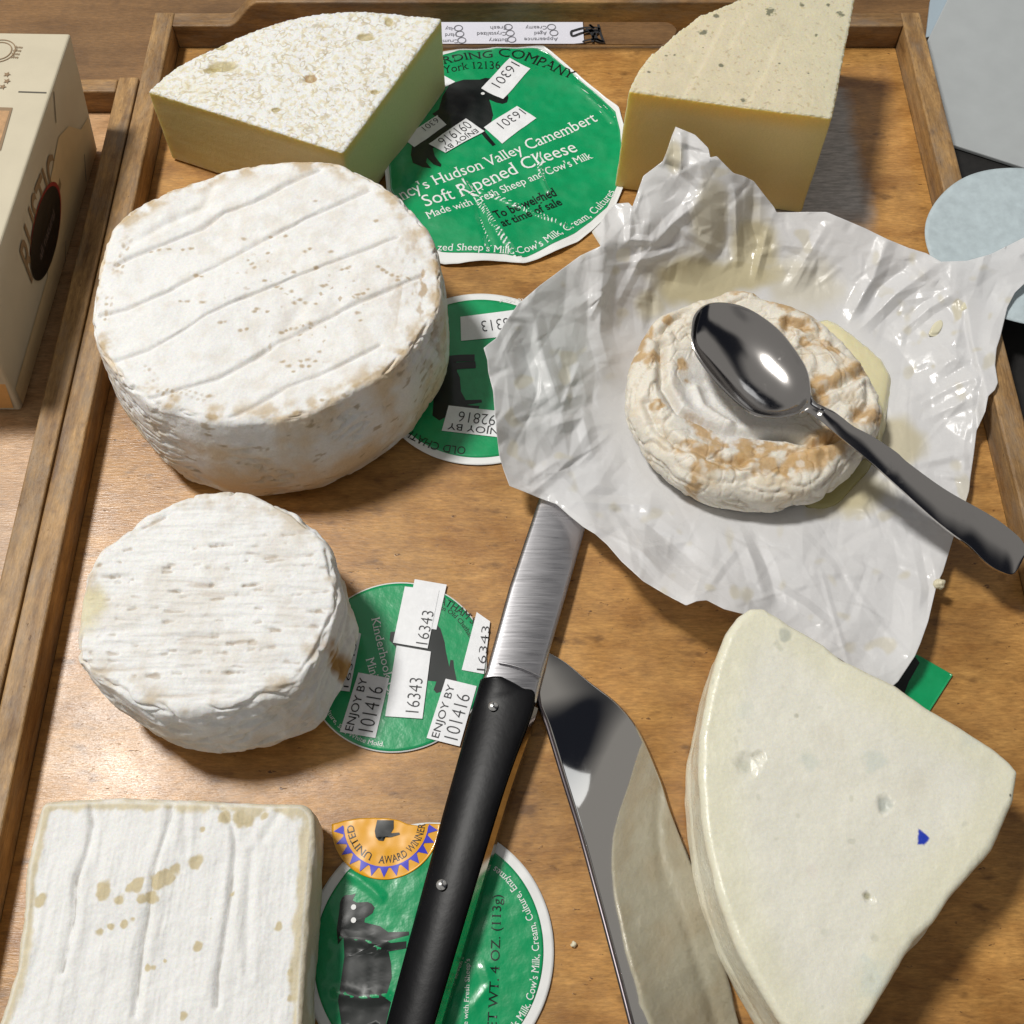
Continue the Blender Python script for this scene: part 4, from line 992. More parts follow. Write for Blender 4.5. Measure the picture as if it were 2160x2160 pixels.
def soft_col(I):
    p = I['p']; n = len(p); X = p[:, :2]; top = sm(.2, .8, I['zone'])
    c = np.tile(C_(.74, .695, .60), (n, 1))*(1+.08*fbm(p, 60, 4))[:, None]
    wr = soft_wr(p)
    c = mix(c, C_(.52, .40, .26), sm(.07, 0., wr)*.4)
    wr2 = np.abs(fbm(p+.003*fbm(p, 90, 2)[:, None], 85, 2, 7.)); c = mix(c, C_(.40, .31, .20), sm(.035, .004, wr2)*.5*sm(-.1, .2, fbm(p, 60, 2, 19.)))
    cen = P(1540, 850, .018)[:2]; inn = sm(.040, .022, np.hypot(*(X-cen).T))*top
    c = mix(c, C_(.74, .73, .71), inn*.8)
    c = mix(c, C_(.56, .42, .24), sm(.10, .34, fbm(p, 50, 4, 5.))*(1-inn)*.42)
    back = sm(.35, .41, X[:, 1])*sm(.06, .1, X[:, 0])
    c = mix(c, C_(.56, .42, .24), back*sm(-.05, .35, fbm(p, 110, 3, 8.))*.6)
    jit = fbm(p, 140, 4)*.0060; tone = fbm(p, 200, 3, 40.); brk = sm(-.42, -.12, fbm(p, 110, 3, 33.))
    for g, r_ in TBW:
        e, u = pdist(X, g); c = mix(c, C_(.51, .335, .155)*(1+.25*tone)[:, None], sm(r_*1.35, r_*.5, e+jit)*.9*brk)
    yel = sm(.010, .0, np.hypot(*(X-P(1868, 850, .008)[:2]).T*np.array([[1.], [.35]])))
    c = mix(c, C_(.66, .56, .28), yel*.6)
    c = mix(c, C_(.74, .70, .62), sm(.1, .45, fbm(p, 150, 3, 15.))*.6)
    return np.clip(c, 0, .88)
M['soft'] = painted('soft_rind', .5, .25, fine=.06, fs=900, bmp=.0003, bs=800)
wheel("soft_cheese", "small sunken ripe cheese with wrinkled brown and white rind, under the spoon", "cheese", SOW, SOW, Zc, M['soft'], soft_disp, soft_col, 900, 40, 190, rt=.009, rb=.005, dome=soft_dome, z0=.0022)
def pool(name, label, pts, z0, h, m, n=160, rings=30):
    o = smooth_poly(PL(pts, z0)[:, :2]); c = o.mean(0)
    o = c+(o-c)*(1+.10*fbm(np.c_[o, 0*o[:, 0]], 130, 3, 2.))[:, None]
    def zf(X, Y):
        a = np.arctan2(Y-c[1], X-c[0]); r = np.hypot(X-c[0], Y-c[1]); rr = polar(o, c, a)
        q = np.clip(r/rr, 0, 1); p = np.c_[X, Y, 0*X]
        return z0+h*np.clip(1-q**2.6, 0, 1)**.7-.0015*sm(.8, 1., q)+.0004*fbm(p, 120, 2)*(1-q)
    return tag(plate(name, o, zf, m, None, n, rings, h*.25), label, "cheese pool")
mm, tt, bb = new_mat('runny_cheese')
bb.inputs["Base Color"].default_value = (.74, .68, .43, 1); bb.inputs["Roughness"].default_value = .14
bb.inputs["Subsurface Weight"].default_value = .4; bb.inputs["Subsurface Radius"].default_value = (.008, .006, .002); bb.inputs["Subsurface Scale"].default_value = 1
bump(tt, bb, noise(tt, 140, 3), .0004)
pool("runny_cheese", "thick pale yellow runny cheese oozing out at the right of the soft cheese", [(1715, 690), (1750, 672), (1786, 694), (1822, 722), (1860, 756), (1880, 796), (1875, 850), (1866, 915), (1850, 950), (1820, 900), (1790, 800)], .004, .0036, mm)
m2, t2, b2 = new_mat('butterfat')
b2.inputs["Alpha"].default_value = .6; b2.inputs["Base Color"].default_value = (.50, .45, .17, 1); b2.inputs["Roughness"].default_value = .08; bump(t2, b2, noise(t2, 300, 3), .0003)
pool("melted_butterfat", "greenish yellow liquid puddle under the front right of the soft cheese", [(1700, 1060), (1760, 1015), (1815, 970), (1850, 950), (1840, 985), (1800, 1030), (1770, 1062), (1735, 1075)], .0025, .0012, m2)
msm = plain('smear', (.72, .68, .50), .18)
for k, (x, y, rr) in enumerate(((2030, 720, .0030), (2040, 640, .0032), (1975, 690, .0036), (2035, 705, .0022))):
    z_ = .0135 if k != 1 else .0185
    pool("cheese_smear", ["small yellow cheese smear on the right flap of the paper", "upper yellow smear near the fold at the right of the paper", "wide yellow smear on the paper, left of the others", "tiny yellow smear beside the paper's dark right fold"][k],
         [(x-14, y+12), (x-4, y-10), (x+12, y-18), (x+16, y-4), (x+4, y+14)], z_, .0005, msm, 50, 10)

# ------------------------------------------------------------------ spoon
def metal(name, col, rough, brushed=None, scr=.3, aniso=0.):
    m, t, b = new_mat(name)
    b.inputs["Base Color"].default_value = (*col, 1); b.inputs["Metallic"].default_value = 1.; b.inputs["Roughness"].default_value = rough
    if brushed:
        st, rot = brushed
        g = noise(t, 1., 4, .7, st=st, rot=rot)
        t.links.new(ramp(t, g, [(.3, rough*.85), (.7, rough*1.25)]), b.inputs["Roughness"])
        bump(t, b, g, .000012)
    if scr:
        sc_ = ramp(t, noise(t, 26, 8, .85), [(.58, rough), (.70, min(rough+scr, 1))])
        if not brushed: t.links.new(sc_, b.inputs["Roughness"])
    return m
M['spoon'] = metal('spoon_steel', (.46, .44, .425), .12, None, .22)
def spoon():
    up = [(1463, 706, 43), (1469, 667, 43.5), (1490, 644, 44), (1522, 638, 44), (1563, 645, 44), (1601, 664, 43.5), (1641, 695, 43), (1672, 732, 42.5), (1697, 773, 42), (1706, 810, 41.5), (1712, 836, 41.5), (1723, 850, 41.5), (1756, 866, 41.5), (1777, 881, 41.5), (1802, 900, 41), (1840, 920, 40.5), (1890, 953, 39), (1917, 977, 38.5), (1995, 1033, 35.5), (2088, 1086, 31), (2135, 1120, 29), (2158, 1143, 28), (2166, 1165, 28)]
    dn = [(1463, 706, 43), (1470, 741, 41.5), (1491, 775, 40), (1520, 810, 38), (1554, 844, 37), (1588, 869, 37), (1619, 877, 37), (1650, 876, 38), (1678, 870, 40), (1692, 867, 41), (1706, 871, 41.2), (1721, 880, 41.2), (1748, 902, 41.2), (1777, 926, 41), (1840, 977, 40), (1902, 1033, 38), (1964, 1089, 35), (2010, 1126, 32), (2044, 1151, 30), (2082, 1188, 28.5), (2113, 1206, 28), (2140, 1209, 28), (2166, 1165, 28)]
    def track(pts, iB):
        a = np.array(pts, float); W_ = PL([(q[0], q[1], q[2]/1000) for q in pts])
        A = resample(smooth_poly(W_[:iB+1], False, 10), 90); B = resample(smooth_poly(W_[iB:], False, 10), 130)
        return np.vstack([A, B[1:]])
    U = track(up, 11); L = track(dn, 10)
    nr = len(U); nc = 41; s = np.linspace(-1, 1, nc)
    V = []
    for i in range(nr):
        t = i/89.
        if t <= 1: depth = .0095*math.sin(math.pi*min(t*1.03, 1))**.75*(1-.25*t)
        else: depth = 0
        nk = math.exp(-((t-1.02)/.10)**2)*.0012
        hb = -.0011*(1 if t > 1.05 else 0)
        for q in s:
            p_ = U[i]*(1-(q+1)/2)+L[i]*(q+1)/2
            V.append(p_+np.array([0, 0, -depth*(1-abs(q)**2.3)+nk*(1-q*q)-hb*(1-q*q)*.6]))
    V = np.array(V)
    f = grid_faces(nr, nc)
    o = build("spoon", V, f, M['spoon'], None)
    nrm = o.data.polygons[nc*60].normal.z
    sd = o.modifiers.new("thickness", 'SOLIDIFY'); sd.thickness = .0013; sd.offset = -1 if nrm > 0 else 1; sd.use_rim = True
    bv = o.modifiers.new("edge", 'BEVEL'); bv.width = .00035; bv.segments = 2; bv.limit_method = 'ANGLE'; bv.angle_limit = R(50)
    tag(o, "steel spoon lying bowl up on the soft cheese, handle reaching the tray's right wall", "spoon")
spoon()

# ------------------------------------------------------------------ knives
def knife():
    r = empty("cheese_knife", tuple(P(980, 1780, .0))); tag(r, "straight steel knife with a black riveted handle, its blade tip under the paper", "knife")
    ms = metal('blade_steel', (.60, .59, .61), .30, ((60, 1500, 60), R(-17)), 0)
    mt = metal('tang_steel', (.50, .46, .38), .16, None, .1)
    mh = plain('black_handle', (.006, .006, .007), .34, spec=.10, coat=.0, var=.3, vs=60, bmp=.00006, bs=260)
    zb = .0105
    # blade: left/right edges as lists from the butt to the tip; slightly wedge shaped section
    Lf = PL([(1011, 1445, .0105), (1025, 1418, .0105), (1074, 1240, .0095), (1137, 1053, .0075), (1178, 915, .0045), (1192, 870, .0035)])
    Rt = PL([(1131, 1482, .0095), (1142, 1431, .0095), (1198, 1240, .0085), (1238, 1100, .0070), (1258, 985, .0045), (1215, 872, .0035)])
    A = resample(Lf, 60); B = resample(Rt, 60); s = np.linspace(0, 1, 13)
    V = np.array([[A[i]*(1-q)+B[i]*q+np.array([0, 0, .0011*math.sin(math.pi*q)**.7-.0008*q]) for q in s] for i in range(60)])
    t = V.copy(); b_ = V.copy(); b_[..., 2] -= .0022-.0016*s[None, :]
    v = np.vstack([t.reshape(-1, 3), b_.reshape(-1, 3)]); n0 = 60*13
    f = grid_faces(60, 13).tolist(); f += [[n0+k for k in q[::-1]] for q in f]
    rim = [i*13 for i in range(60)]; rim2 = [i*13+12 for i in range(60)]
    for a, c_ in zip(rim, rim[1:]): f.append([a, c_, n0+c_, n0+a])
    for a, c_ in zip(rim2, rim2[1:]): f.append([c_, a, n0+a, n0+c_])
    f += [[k, n0+k, n0+k+1, k+1] for k in range(12)]
    build("blade", v, f, ms, r)
    # bolster ridge line across the blade root
    q = smooth_poly(PL([(1052, 1398, .0118), (1075, 1402, .0121), (1105, 1411, .0119), (1141, 1428, .0104)]), False, 6)
    tube("bolster_ridge", q, .0005, ms, r)
    # handle loft
    ys = [0, .04, .08, .12, .2, .35, .5, .7, 1.]
    Le = PL([(1013, 1432, .013), (1009, 1446, .013), (938, 1700, .0125), (814, 2160, .012), (756, 2380, .012)])
    De = PL([(1060, 1428, .0165), (1128, 1480, .0165), (1057, 1683, .0165), (914, 2160, .016), (850, 2380, .016)])
    Ee = PL([(1072, 1440, .0065), (1138, 1488, .0065), (1072, 1702, .006), (938, 2160, .0055), (878, 2380, .0055)])
    n = 120
    def rs(p): # keep the rounded start
        a = smooth_poly(p[:3], False, 20); return a, p
    Lr = resample(np.vstack([Le[:1], Le[1:]]), n); Dr = resample(smooth_poly(np.vstack([De[:1], P(1100, 1450, .0165)[None], De[1:]]), False, 10), n); Er = resample(smooth_poly(np.vstack([Ee[:1], P(1112, 1458, .0065)[None], Ee[1:]]), False, 10), n)
    prof = []
    for i in range(n):
        l, d, e = Lr[i], Dr[i], Er[i]
        row = [np.array([l[0]+.003, l[1], .0025]), np.array([l[0]+.0006, l[1], .006]), l.copy()-np.array([0, 0, .003])]
        for q in np.linspace(0, 1, 15):
            p_ = l*(1-q)+d*q; row.append(p_+np.array([0, 0, .0018*math.sin(math.pi*q)**.6-.0012*(1-q)**6]))
        row.append(d*.5+e*.5+np.array([-.0012, 0, -.0003])); row.append(e+np.array([-.002, 0, -.0005])); row.append(np.array([e[0]-.004, e[1], .0025]))
        prof.append(row)
    V = np.array(prof); nc = V.shape[1]; v = V.reshape(-1, 3)
    f = grid_faces(n, nc, True).tolist(); f.append(list(range(nc))); f.append([(n-1)*nc+k for k in range(nc)][::-1])
    o = build("handle", v, f, mh, r); fixn(o)
    # polished tang strip along the right side
    d2 = Dr[14:]*.92+Er[14:]*.08+np.array([.0002, 0, -.0002]); e2 = Er[14:]
    rows = [d2, d2*.5+e2*.5+np.array([.0006, 0, .0004]), e2, e2+np.array([-.0005, 0, -.003]), d2+np.array([-.002, 0, -.006])]
    V = np.stack(rows, 1); v = V.reshape(-1, 3); m_ = len(d2)
    f = grid_faces(m_, 5, True).tolist(); f.append(list(range(5))); f.append([(m_-1)*5+k for k in range(5)][::-1])
    o = build("tang", v, f, mt, r, smooth=False); fixn(o)
    mr = metal('rivet_steel', (.75, .74, .72), .22, None, .1)
    for x, y in ((1040, 1489), (931, 1866)):
        c_ = P(x, y, .0172); rr = .0021
        v = []; a = np.linspace(0, 2*np.pi, 20, endpoint=False)
        for q in (1., .85, .5, 0.08): v += [[c_[0]+rr*q*math.cos(k), c_[1]+rr*q*math.sin(k), c_[2]+.0008*(1-q*q)-.0002] for k in a]
        f = grid_faces(4, 20, True).tolist()+[[60+k for k in range(20)]]
        build("rivet", v, f, mr, r)
def fixn(o):
    bm = bmesh.new(); bm.from_mesh(o.data); bmesh.ops.recalc_face_normals(bm, faces=bm.faces[:]); bm.to_mesh(o.data); bm.free()
def tube(name, path, rad, m, parent=None, ns=8):
    p = np.asarray(path); d = np.gradient(p, axis=0); d /= np.linalg.norm(d, axis=1)[:, None]
    up = np.array([0, 0, 1.]); a = np.cross(d, up); a /= np.linalg.norm(a, axis=1)[:, None]+1e-9; b = np.cross(a, d)
    th = np.linspace(0, 2*np.pi, ns, endpoint=False)
    V = p[:, None]+rad*(a[:, None]*np.cos(th)[None, :, None]+b[:, None]*np.sin(th)[None, :, None])
    return build(name, V.reshape(-1, 3), grid_faces(len(p), ns, True), m, parent)
knife()
def server():
    r = empty("cheese_server", tuple(P(1330, 1900, .0))); tag(r, "polished leaf shaped steel blade between the black handled knife and the pale wedge", "knife")
    mp = metal('mirror_steel', (.64, .615, .58), .05, None, .06)
    Lf = PL([(1150, 1374, .0035), (1138, 1420, .0035), (1138, 1478, .0045), (1158, 1535, .0075), (1192, 1647, .014), (1225, 1753, .021), (1259, 1876, .0265), (1292, 1999, .030), (1320, 2105, .0325), (1334, 2160, .0335), (1390, 2380, .036)])
    Rt = PL([(1152, 1374, .0035), (1194, 1398, .003), (1242, 1437, .003), (1304, 1485, .003), (1348, 1541, .003), (1393, 1641, .003), (1415, 1708, .003), (1449, 1798, .003), (1471, 1865, .0033), (1505, 1971, .0038), (1538, 2072, .0045), (1561, 2160, .005), (1630, 2380, .008)])
    A = resample(smooth_poly(Lf, False, 10), 140); B = resample(smooth_poly(Rt, False, 10), 140); ns = 33; s = np.linspace(0, 1, ns)
    V = np.array([[A[i]*(1-q)+B[i]*q+np.array([0, 0, .0006*math.sin(math.pi*q)*min(1, i/40)]) for q in s] for i in range(140)])
    t = V.reshape(-1, 3); b_ = t.copy(); b_[:, 2] -= .0012
    n0 = len(t); f = grid_faces(140, ns).tolist(); g = [[n0+k for k in q[::-1]] for q in f]; f = f+g
    for i in range(139):
        a, c_ = i*ns, (i+1)*ns; f.append([a, c_, n0+c_, n0+a]); a += ns-1; c_ += ns-1; f.append([c_, a, n0+a, n0+c_])
    o = build("blade", np.vstack([t, b_]), f, mp, r); fixn(o)
    q = A[6:]+np.array([-.0004, 0, -.0004]); tube("spine", q, .0010, metal('spine_steel', (.16, .14, .15), .38, None, 0), r)
server()

# ------------------------------------------------------------------ labels
def sticker(parent, q, zf, rows, level, name="date_sticker"):
    """q: reading frame corners bl, br, tr, tl (world xy)"""
    bl, br, tr, tl = [np.asarray(x)[:2] for x in q]
    def at(u, v): return (bl*(1-u)+br*u)*(1-v)+(tl*(1-u)+tr*u)*v
    nu, nv = 12, 8
    V = np.array([at(a, b) for b in np.linspace(0, 1, nv) for a in np.linspace(0, 1, nu)])
    dz = .0003+.00025*level
    Z = zf(V[:, 0], V[:, 1])+dz
    top = np.c_[V, Z]; low = top.copy(); low[:, 2] -= .00018; n = len(top)
    f = grid_faces(nv, nu).tolist(); rim = list(range(nu))+[k*nu+nu-1 for k in range(1, nv)]+[(nv-1)*nu+k for k in range(nu-2, -1, -1)]+[k*nu for k in range(nv-2, 0, -1)]
    f += [[a, b, n+b, n+a] for a, b in zip(rim, rim[1:]+rim[:1])]
    o = build(name, np.vstack([top, low]), f, M['sticker'], parent, smooth=False); fixn(o)
    if rows:
        pr = Print(); W_ = np.linalg.norm(tl-bl)
        for txt, u0, u1, v0, h in rows:
            pr.text(txt, [at(u0, v0), at(u1, v0)], h*W_, lambda X, Y: zf(X, Y)+dz, False, -.012 if txt[0].isdigit() else 0., True, .00018)
        pr.build("lettering", M['ink'] if 0 else M['ink'], o)
    return o
def lab(x, y, ox, oy, sc): return (ox+x/sc, oy+y/sc)
def label_base(name, label, out, zf, border, parent_loc, cat="label", inner=None, whitebase=True):
    r = empty(name, parent_loc); tag(r, label, cat, "green printed cheese labels")
    if whitebase: plate("label_sheet", out, zf, M['white'], r, 260, 44, .00015, .0)
    return r

# (a) crumpled foil label at the back centre
LA = lambda x, y, z=0.: P(800+x/3.578, 80+y/3.578, z)
CRA = [([(640, 1080), (760, 1250), (850, 1400), (930, 1520), (1000, 1620), (1080, 1700)], .0011, .0012), ([(760, 1160), (930, 1230), (1200, 1350), (1450, 1450)], .0008, .0011), ([(1200, 880), (1215, 1000), (1240, 1110), (1280, 1190)], .0010, .0012), ([(1500, 380), (1640, 520), (1770, 650)], .0010, .0025), ([(720, 1150), (770, 1400), (850, 1620)], -.0008, .003), ([(1190, 1010), (1250, 1000), (1330, 1020)], .0005, .001)]
CRA = [(np.array([LA(*q)[:2] for q in pl]), a, w) for pl, a, w in CRA]
ca = LA(1000, 850)[:2]
def za(X, Y):
    X = np.asarray(X, float); Y = np.asarray(Y, float); sh = X.shape
    q = np.c_[X.ravel(), Y.ravel(), 0*X.ravel()]
    z = .0012+.0010*fbm(q, 28, 2, 3.)+.0006*fbm(q, 80, 2, 5.)
    e = np.hypot(q[:, 0]-ca[0], q[:, 1]-ca[1]); z += .0025*sm(.045, .072, e)*(.5+fbm(q, 30, 2, 9.))
    for g, a, w in CRA:
        d, u = pdist(q[:, :2], g); z += a*np.clip(1-d/w, 0, 1)
    return np.maximum(z, .0006).reshape(sh)
outA = np.array([LA(*q)[:2] for q in ((300, 300), (390, 190), (480, 118), (600, 98), (850, 92), (1100, 93), (1240, 88), (1300, 128), (1500, 300), (1700, 458), (1803, 540), (1850, 700), (1870, 900), (1850, 1120), (1760, 1330), (1620, 1455), (1500, 1550), (1350, 1625), (1200, 1688), (1095, 1718), (950, 1705), (750, 1715), (600, 1728), (490, 1727), (380, 1690), (260, 1560), (150, 1380), (60, 1180), (40, 950), (80, 700), (180, 470))])
inA = np.array([LA(*q)[:2] for q in ((320, 330), (400, 215), (485, 145), (600, 108), (850, 102), (1100, 104), (1200, 110), (1280, 145), (1480, 312), (1680, 480), (1780, 580), (1815, 720), (1830, 900), (1805, 1110), (1720, 1290), (1600, 1400), (1480, 1490), (1340, 1565), (1190, 1630), (1100, 1672), (1040, 1668), (950, 1650), (750, 1655), (600, 1645), (470, 1632), (390, 1600), (280, 1500), (180, 1350), (90, 1170), (75, 950), (110, 720), (200, 490))])
ra = label_base("cheese_label", "crumpled green label reading Soft Ripened Cheese, at the back between the two wedges", outA, za, 0, tuple(np.r_[ca, .0]))
plate("printed_panel", inA, za, M['green'], ra, 300, 60, .00005, .00012)
w_ = Print(); k_ = Print()
def line(pr, txt, pts, capz, serif=True, bold=0., zf=za, F_=LA, **kw):
    b = np.array([F_(*q)[:2] for q in pts])
    # capital height: measured in zoomed pixels straight across the baseline
    m_ = np.array(pts[len(pts)//2], float); d = np.array(pts[-1], float)-np.array(pts[0], float); d /= np.linalg.norm(d)
    nrm = np.array([d[1], -d[0]])*capz
    h = np.linalg.norm(F_(*(m_+nrm))[:2]-F_(*m_)[:2])
    one = Print(); one.text(txt, b, h, zf, serif, bold, **kw)
    pr.lines.append(one)
line(k_, "RDING COMPANY", [(490, 228), (700, 190), (860, 178), (960, 172), (1080, 190), (1250, 250), (1350, 300), (1450, 340)], 62)
line(k_, "York 12136", [(490, 295), (700, 268), (915, 258)], 52)
line(w_, "Nancy's Hudson Valley Camembert", [(40, 1305), (205, 1232), (400, 1138), (790, 998), (1110, 868), (1400, 752), (1650, 645)], 78)
line(w_, "Soft Ripened Cheese", [(355, 1297), (650, 1198), (1120, 1005), (1500, 868)], 92)
line(w_, "Made with Fresh Sheep and Cow's Milk", [(375, 1393), (700, 1275), (1130, 1108), (1615, 918)], 56)
line(k_, "To be weighed", [(885, 1385), (1345, 1200)], 62, bold=.02)
line(k_, "at time of sale", [(935, 1450), (1385, 1270)], 60, bold=.02)
line(w_, "zed Sheep's Milk, Cow's Milk, Cream, Cultures", [(440, 1622), (570, 1626), (830, 1640), (1000, 1648), (1060, 1644), (1250, 1580), (1400, 1492), (1600, 1372), (1740, 1240), (1775, 1180)], 52)
shA = [(480, 450), (530, 375), (640, 345), (760, 340), (800, 325), (850, 325), (870, 360), (960, 420), (975, 465), (965, 500), (930, 513), (880, 503), (830, 478), (845, 530), (860, 600), (845, 650), (800, 690), (800, 720), (840, 770), (880, 815), (855, 828), (800, 770), (770, 730), (700, 700), (600, 720), (500, 780), (405, 845), (420, 900), (470, 965), (465, 985), (410, 965), (362, 915), (355, 950), (395, 998), (330, 990), (255, 960), (240, 900), (250, 830), (330, 760), (420, 690), (430, 610), (400, 590), (450, 555)]
k_.poly([LA(*q)[:2] for q in shA], za, .0002)
w_.add(*[(lambda c_: ([(c_[0]+.0012*math.cos(t), c_[1]+.0012*math.sin(t), float(za(c_[:1], c_[1:2])[0])+.0005) for t in np.linspace(0, 6.28, 10)[:-1]], [list(range(9))]))(LA(782, 435))][0])
w_.build("sheep_eye", M['white'], ra); k_.build("sheep_emblem", M['black'], ra)
def stA(q, rows, lv=1): return sticker(ra, [LA(*x) for x in q], za, rows, lv)
stA([(985, 180), (770, 400), (935, 480), (1140, 255)], [("16301", .06, .78, .16, .42)])
stA([(1040, 530), (790, 688), (928, 810), (1185, 622)], [("16301", .03, .72, .16, .42)])
stA([(655, 625), (375, 817), (500, 882), (795, 720)], [("091916", .06, .82, .08, .45), ("ENJOY BY", .08, .95, .68, .22)], 2)
stA([(440, 600), (180, 780), (265, 842), (508, 668)], [("16301", .0, .5, .1, .42)], 1)
stA([(470, 300), (380, 330), (480, 400), (575, 362)], [], 1)

def flat(z0, amp=.0004, s=30, off=0.):
    def f(X, Y):
        X = np.asarray(X, float); Y = np.asarray(Y, float)
        q = np.c_[X.ravel(), Y.ravel(), 0*X.ravel()]
        return (z0+amp*fbm(q, s, 2, off)).reshape(X.shape)
    return f
def circle(c, r, n=160): a = np.linspace(0, 2*np.pi, n, endpoint=False); return np.c_[c[0]+r*np.cos(a), c[1]+r*np.sin(a)]
# (b) round label between the big wheel and the paper
LB_ = lambda x, y, z=0.: P(840+x/4.83, 600+y/4.83, z)
yt = P(1047, 622)[1]; yb = P(985, 983)[1]; rb_ = (yt-yb)/2; cb = np.array([P(1012, 800)[0], (yt+yb)/2])
zb_ = flat(.0010, .0003)
rB = label_base("cheese_label", "round green label with a white rim half hidden by the largest wheel and the paper", circle(cb, rb_), zb_, 0, tuple(np.r_[cb, 0]))
plate("printed_panel", circle(cb, rb_-.0042), zb_, M['green'], rB, 200, 30, .00005, .00012)
w_ = Print(); k_ = Print(); LBl = dict(zf=zb_, F_=LB_)
line(w_, "White Mold", [(1420, 165), (1250, 160), (1035, 158)], 38, **LBl)
line(k_, "OLD CHATHAM", [(690, 1665), (560, 1655), (420, 1630), (300, 1585), (190, 1530), (80, 1460), (0, 1380)], -80 if 0 else 80, **LBl)
for pl in ([(520, 775), (640, 765), (780, 762)], [(540, 850), (660, 840), (790, 832)]): k_.stroke([LB_(*q) for q in pl], .0055*.8, zb_)
k_.poly([LB_(*q)[:2] for q in ((480, 740), (590, 745), (600, 900), (630, 960), (640, 1100), (690, 1190), (850, 1185), (855, 1215), (700, 1240), (830, 1250), (820, 1280), (620, 1290), (420, 1400), (350, 1350), (380, 900))], zb_)
line(w_, "Kinderhook Creek", [(1010, 1020), (1020, 1250), (1015, 1500)], -60, **LBl)
w_.build("sheep_eye", M['white'], rB); k_.build("sheep_emblem", M['black'], rB)
sticker(rB, [LB_(*q) for q in ((1270, 265), (635, 348), (642, 590), (1290, 530))], zb_, [("16313", .16, .68, .28, .42)], 1)
sticker(rB, [LB_(*q) for q in ((1110, 1315), (515, 1250), (445, 1505), (1130, 1585))], zb_, [("092816", .06, .80, .18, .40), ("ENJOY BY", .04, .93, .68, .24)], 1)

# (c) round label beside the small round cheese
LC = lambda x, y, z=0.: P(660+x/4.6, 1200+y/4.6, z)
yt = P(845, 1230)[1]; yb = P(836, 1589)[1]; rc_ = (yt-yb)/2; cc = np.array([P(838, 1400)[0], (yt+yb)/2])
zc_ = flat(.0009, .0003, off=2.)
rC = label_base("cheese_label", "round green label covered in white date stickers, beside the small round cheese", circle(cc, rc_), zc_, 0, tuple(np.r_[cc, 0]))
plate("printed_panel", circle(cc, rc_-.0006), zc_, M['green'], rC, 200, 30, .00005, .00012)
w_ = Print(); k_ = Print(); LCl = dict(zf=zc_, F_=LC)
line(w_, "Kinderhook Creek", [(570, 492), (610, 680), (655, 870), (695, 1060), (735, 1260), (770, 1450)], 82, **LCl)
line(w_, "Mini Milk", [(515, 885), (570, 1080), (630, 1300)], 84, **LCl)
line(w_, "Culture, Salt, White Mold.", [(100, 1330), (200, 1490), (335, 1618), (520, 1700), (690, 1730)], 44, **LCl)
line(k_, "CHATHAM SHEEP", [(1100, 300), (1250, 352), (1400, 432), (1520, 525), (1570, 590), (1650, 720)], 72, **LCl)
line(k_, "in Old Chatham", [(1240, 402), (1340, 455), (1450, 568), (1530, 700)], 44, **LCl)
k_.poly([LC(*q)[:2] for q in ((1190, 530), (1240, 590), (1280, 720), (1290, 800), (1325, 960), (1335, 890), (1365, 895), (1370, 960), (1398, 1095), (1290, 1100), (1250, 1200), (1200, 1212), (1172, 1180), (1200, 1100), (1000, 1080), (800, 760), (745, 700), (755, 620), (800, 615), (1000, 560))], zc_)
k_.build("sheep_emblem", M['black'], rC); w_.build("sheep_eye", M['white'], rC)
def stC(q, rows, lv=1): return sticker(rC, [LC(*x) for x in q], zc_, rows, lv)
stC([(1200, 600), (1300, 165), (990, 112), (900, 560)], [], 1)
stC([(1115, 785), (1228, 222), (895, 185), (780, 728)], [("16343", .06, .62, .02, .34)], 2)
stC([(1065, 1465), (1147, 815), (815, 755), (705, 1440)], [("16343", .08, .58, .12, .36)], 2)
stC([(610, 1650), (745, 1070), (445, 1015), (265, 1590)], [("101416", .08, .82, .10, .42), ("ENJOY BY", .04, .92, .66, .22)], 1)
stC([(1425, 1730), (1590, 1148), (1290, 1075), (1105, 1650)], [("101416", .08, .82, .10, .42), ("ENJOY BY", .04, .92, .66, .22)], 1)
stC([(1660, 1030), (1720, 520), (1590, 430), (1445, 990)], [("16343", .06, .9, -.02, .36)], 1)
stC([(360, 1200), (470, 640), (300, 560), (200, 1180)], [("16343", .06, .8, .1, .3)], 1)

# (d) label under the black knife handle, with its gold award seal
LD = lambda x, y, z=0.: P(640+x/3.45, 1700+y/3.45, z)
cd = P(905, 2003)[:2]; rd = P(1168, 1990)[0]-cd[0]
CRD = [(np.array([LD(*q)[:2] for q in pl]), a, w) for pl, a, w in (([(300, 470), (420, 540), (560, 660)], .0009, .003), ([(280, 960), (450, 980), (560, 1040)], .0006, .003), ([(250, 1360), (420, 1400), (600, 1380)], .0008, .003), ([(1320, 1180), (1360, 1300), (1250, 1450)], .0006, .003))]
def zd(X, Y):
    X = np.asarray(X, float); Y = np.asarray(Y, float)
    q = np.c_[X.ravel(), Y.ravel(), 0*X.ravel()]
    z = .0010+.0006*fbm(q, 35, 2, 11.)+.00035*fbm(q, 110, 2, 4.)
    for g, a, w in CRD: z += a*np.clip(1-pdist(q[:, :2], g)[0]/w, 0, 1)
    return np.maximum(z, .0005).reshape(X.shape)
rD = label_base("cheese_label", "green label with a black sheep and a torn gold seal, under the knife handle", circle(cd, rd), zd, 0, tuple(np.r_[cd, 0]))
plate("printed_panel", circle(cd, rd-.0042), zd, M['green'], rD, 260, 50, .00005, .00012)
w_ = Print(); k_ = Print(); LDl = dict(zf=zd, F_=LD)
line(k_, "NET WT. 4 OZ. (113g)", [(1400, 1720), (1425, 1200), (1442, 650)], 66, **LDl)
line(w_, "Made with Fresh Sheep's", [(1190, 1700), (1205, 1400), (1212, 1115)], 34, **LDl)
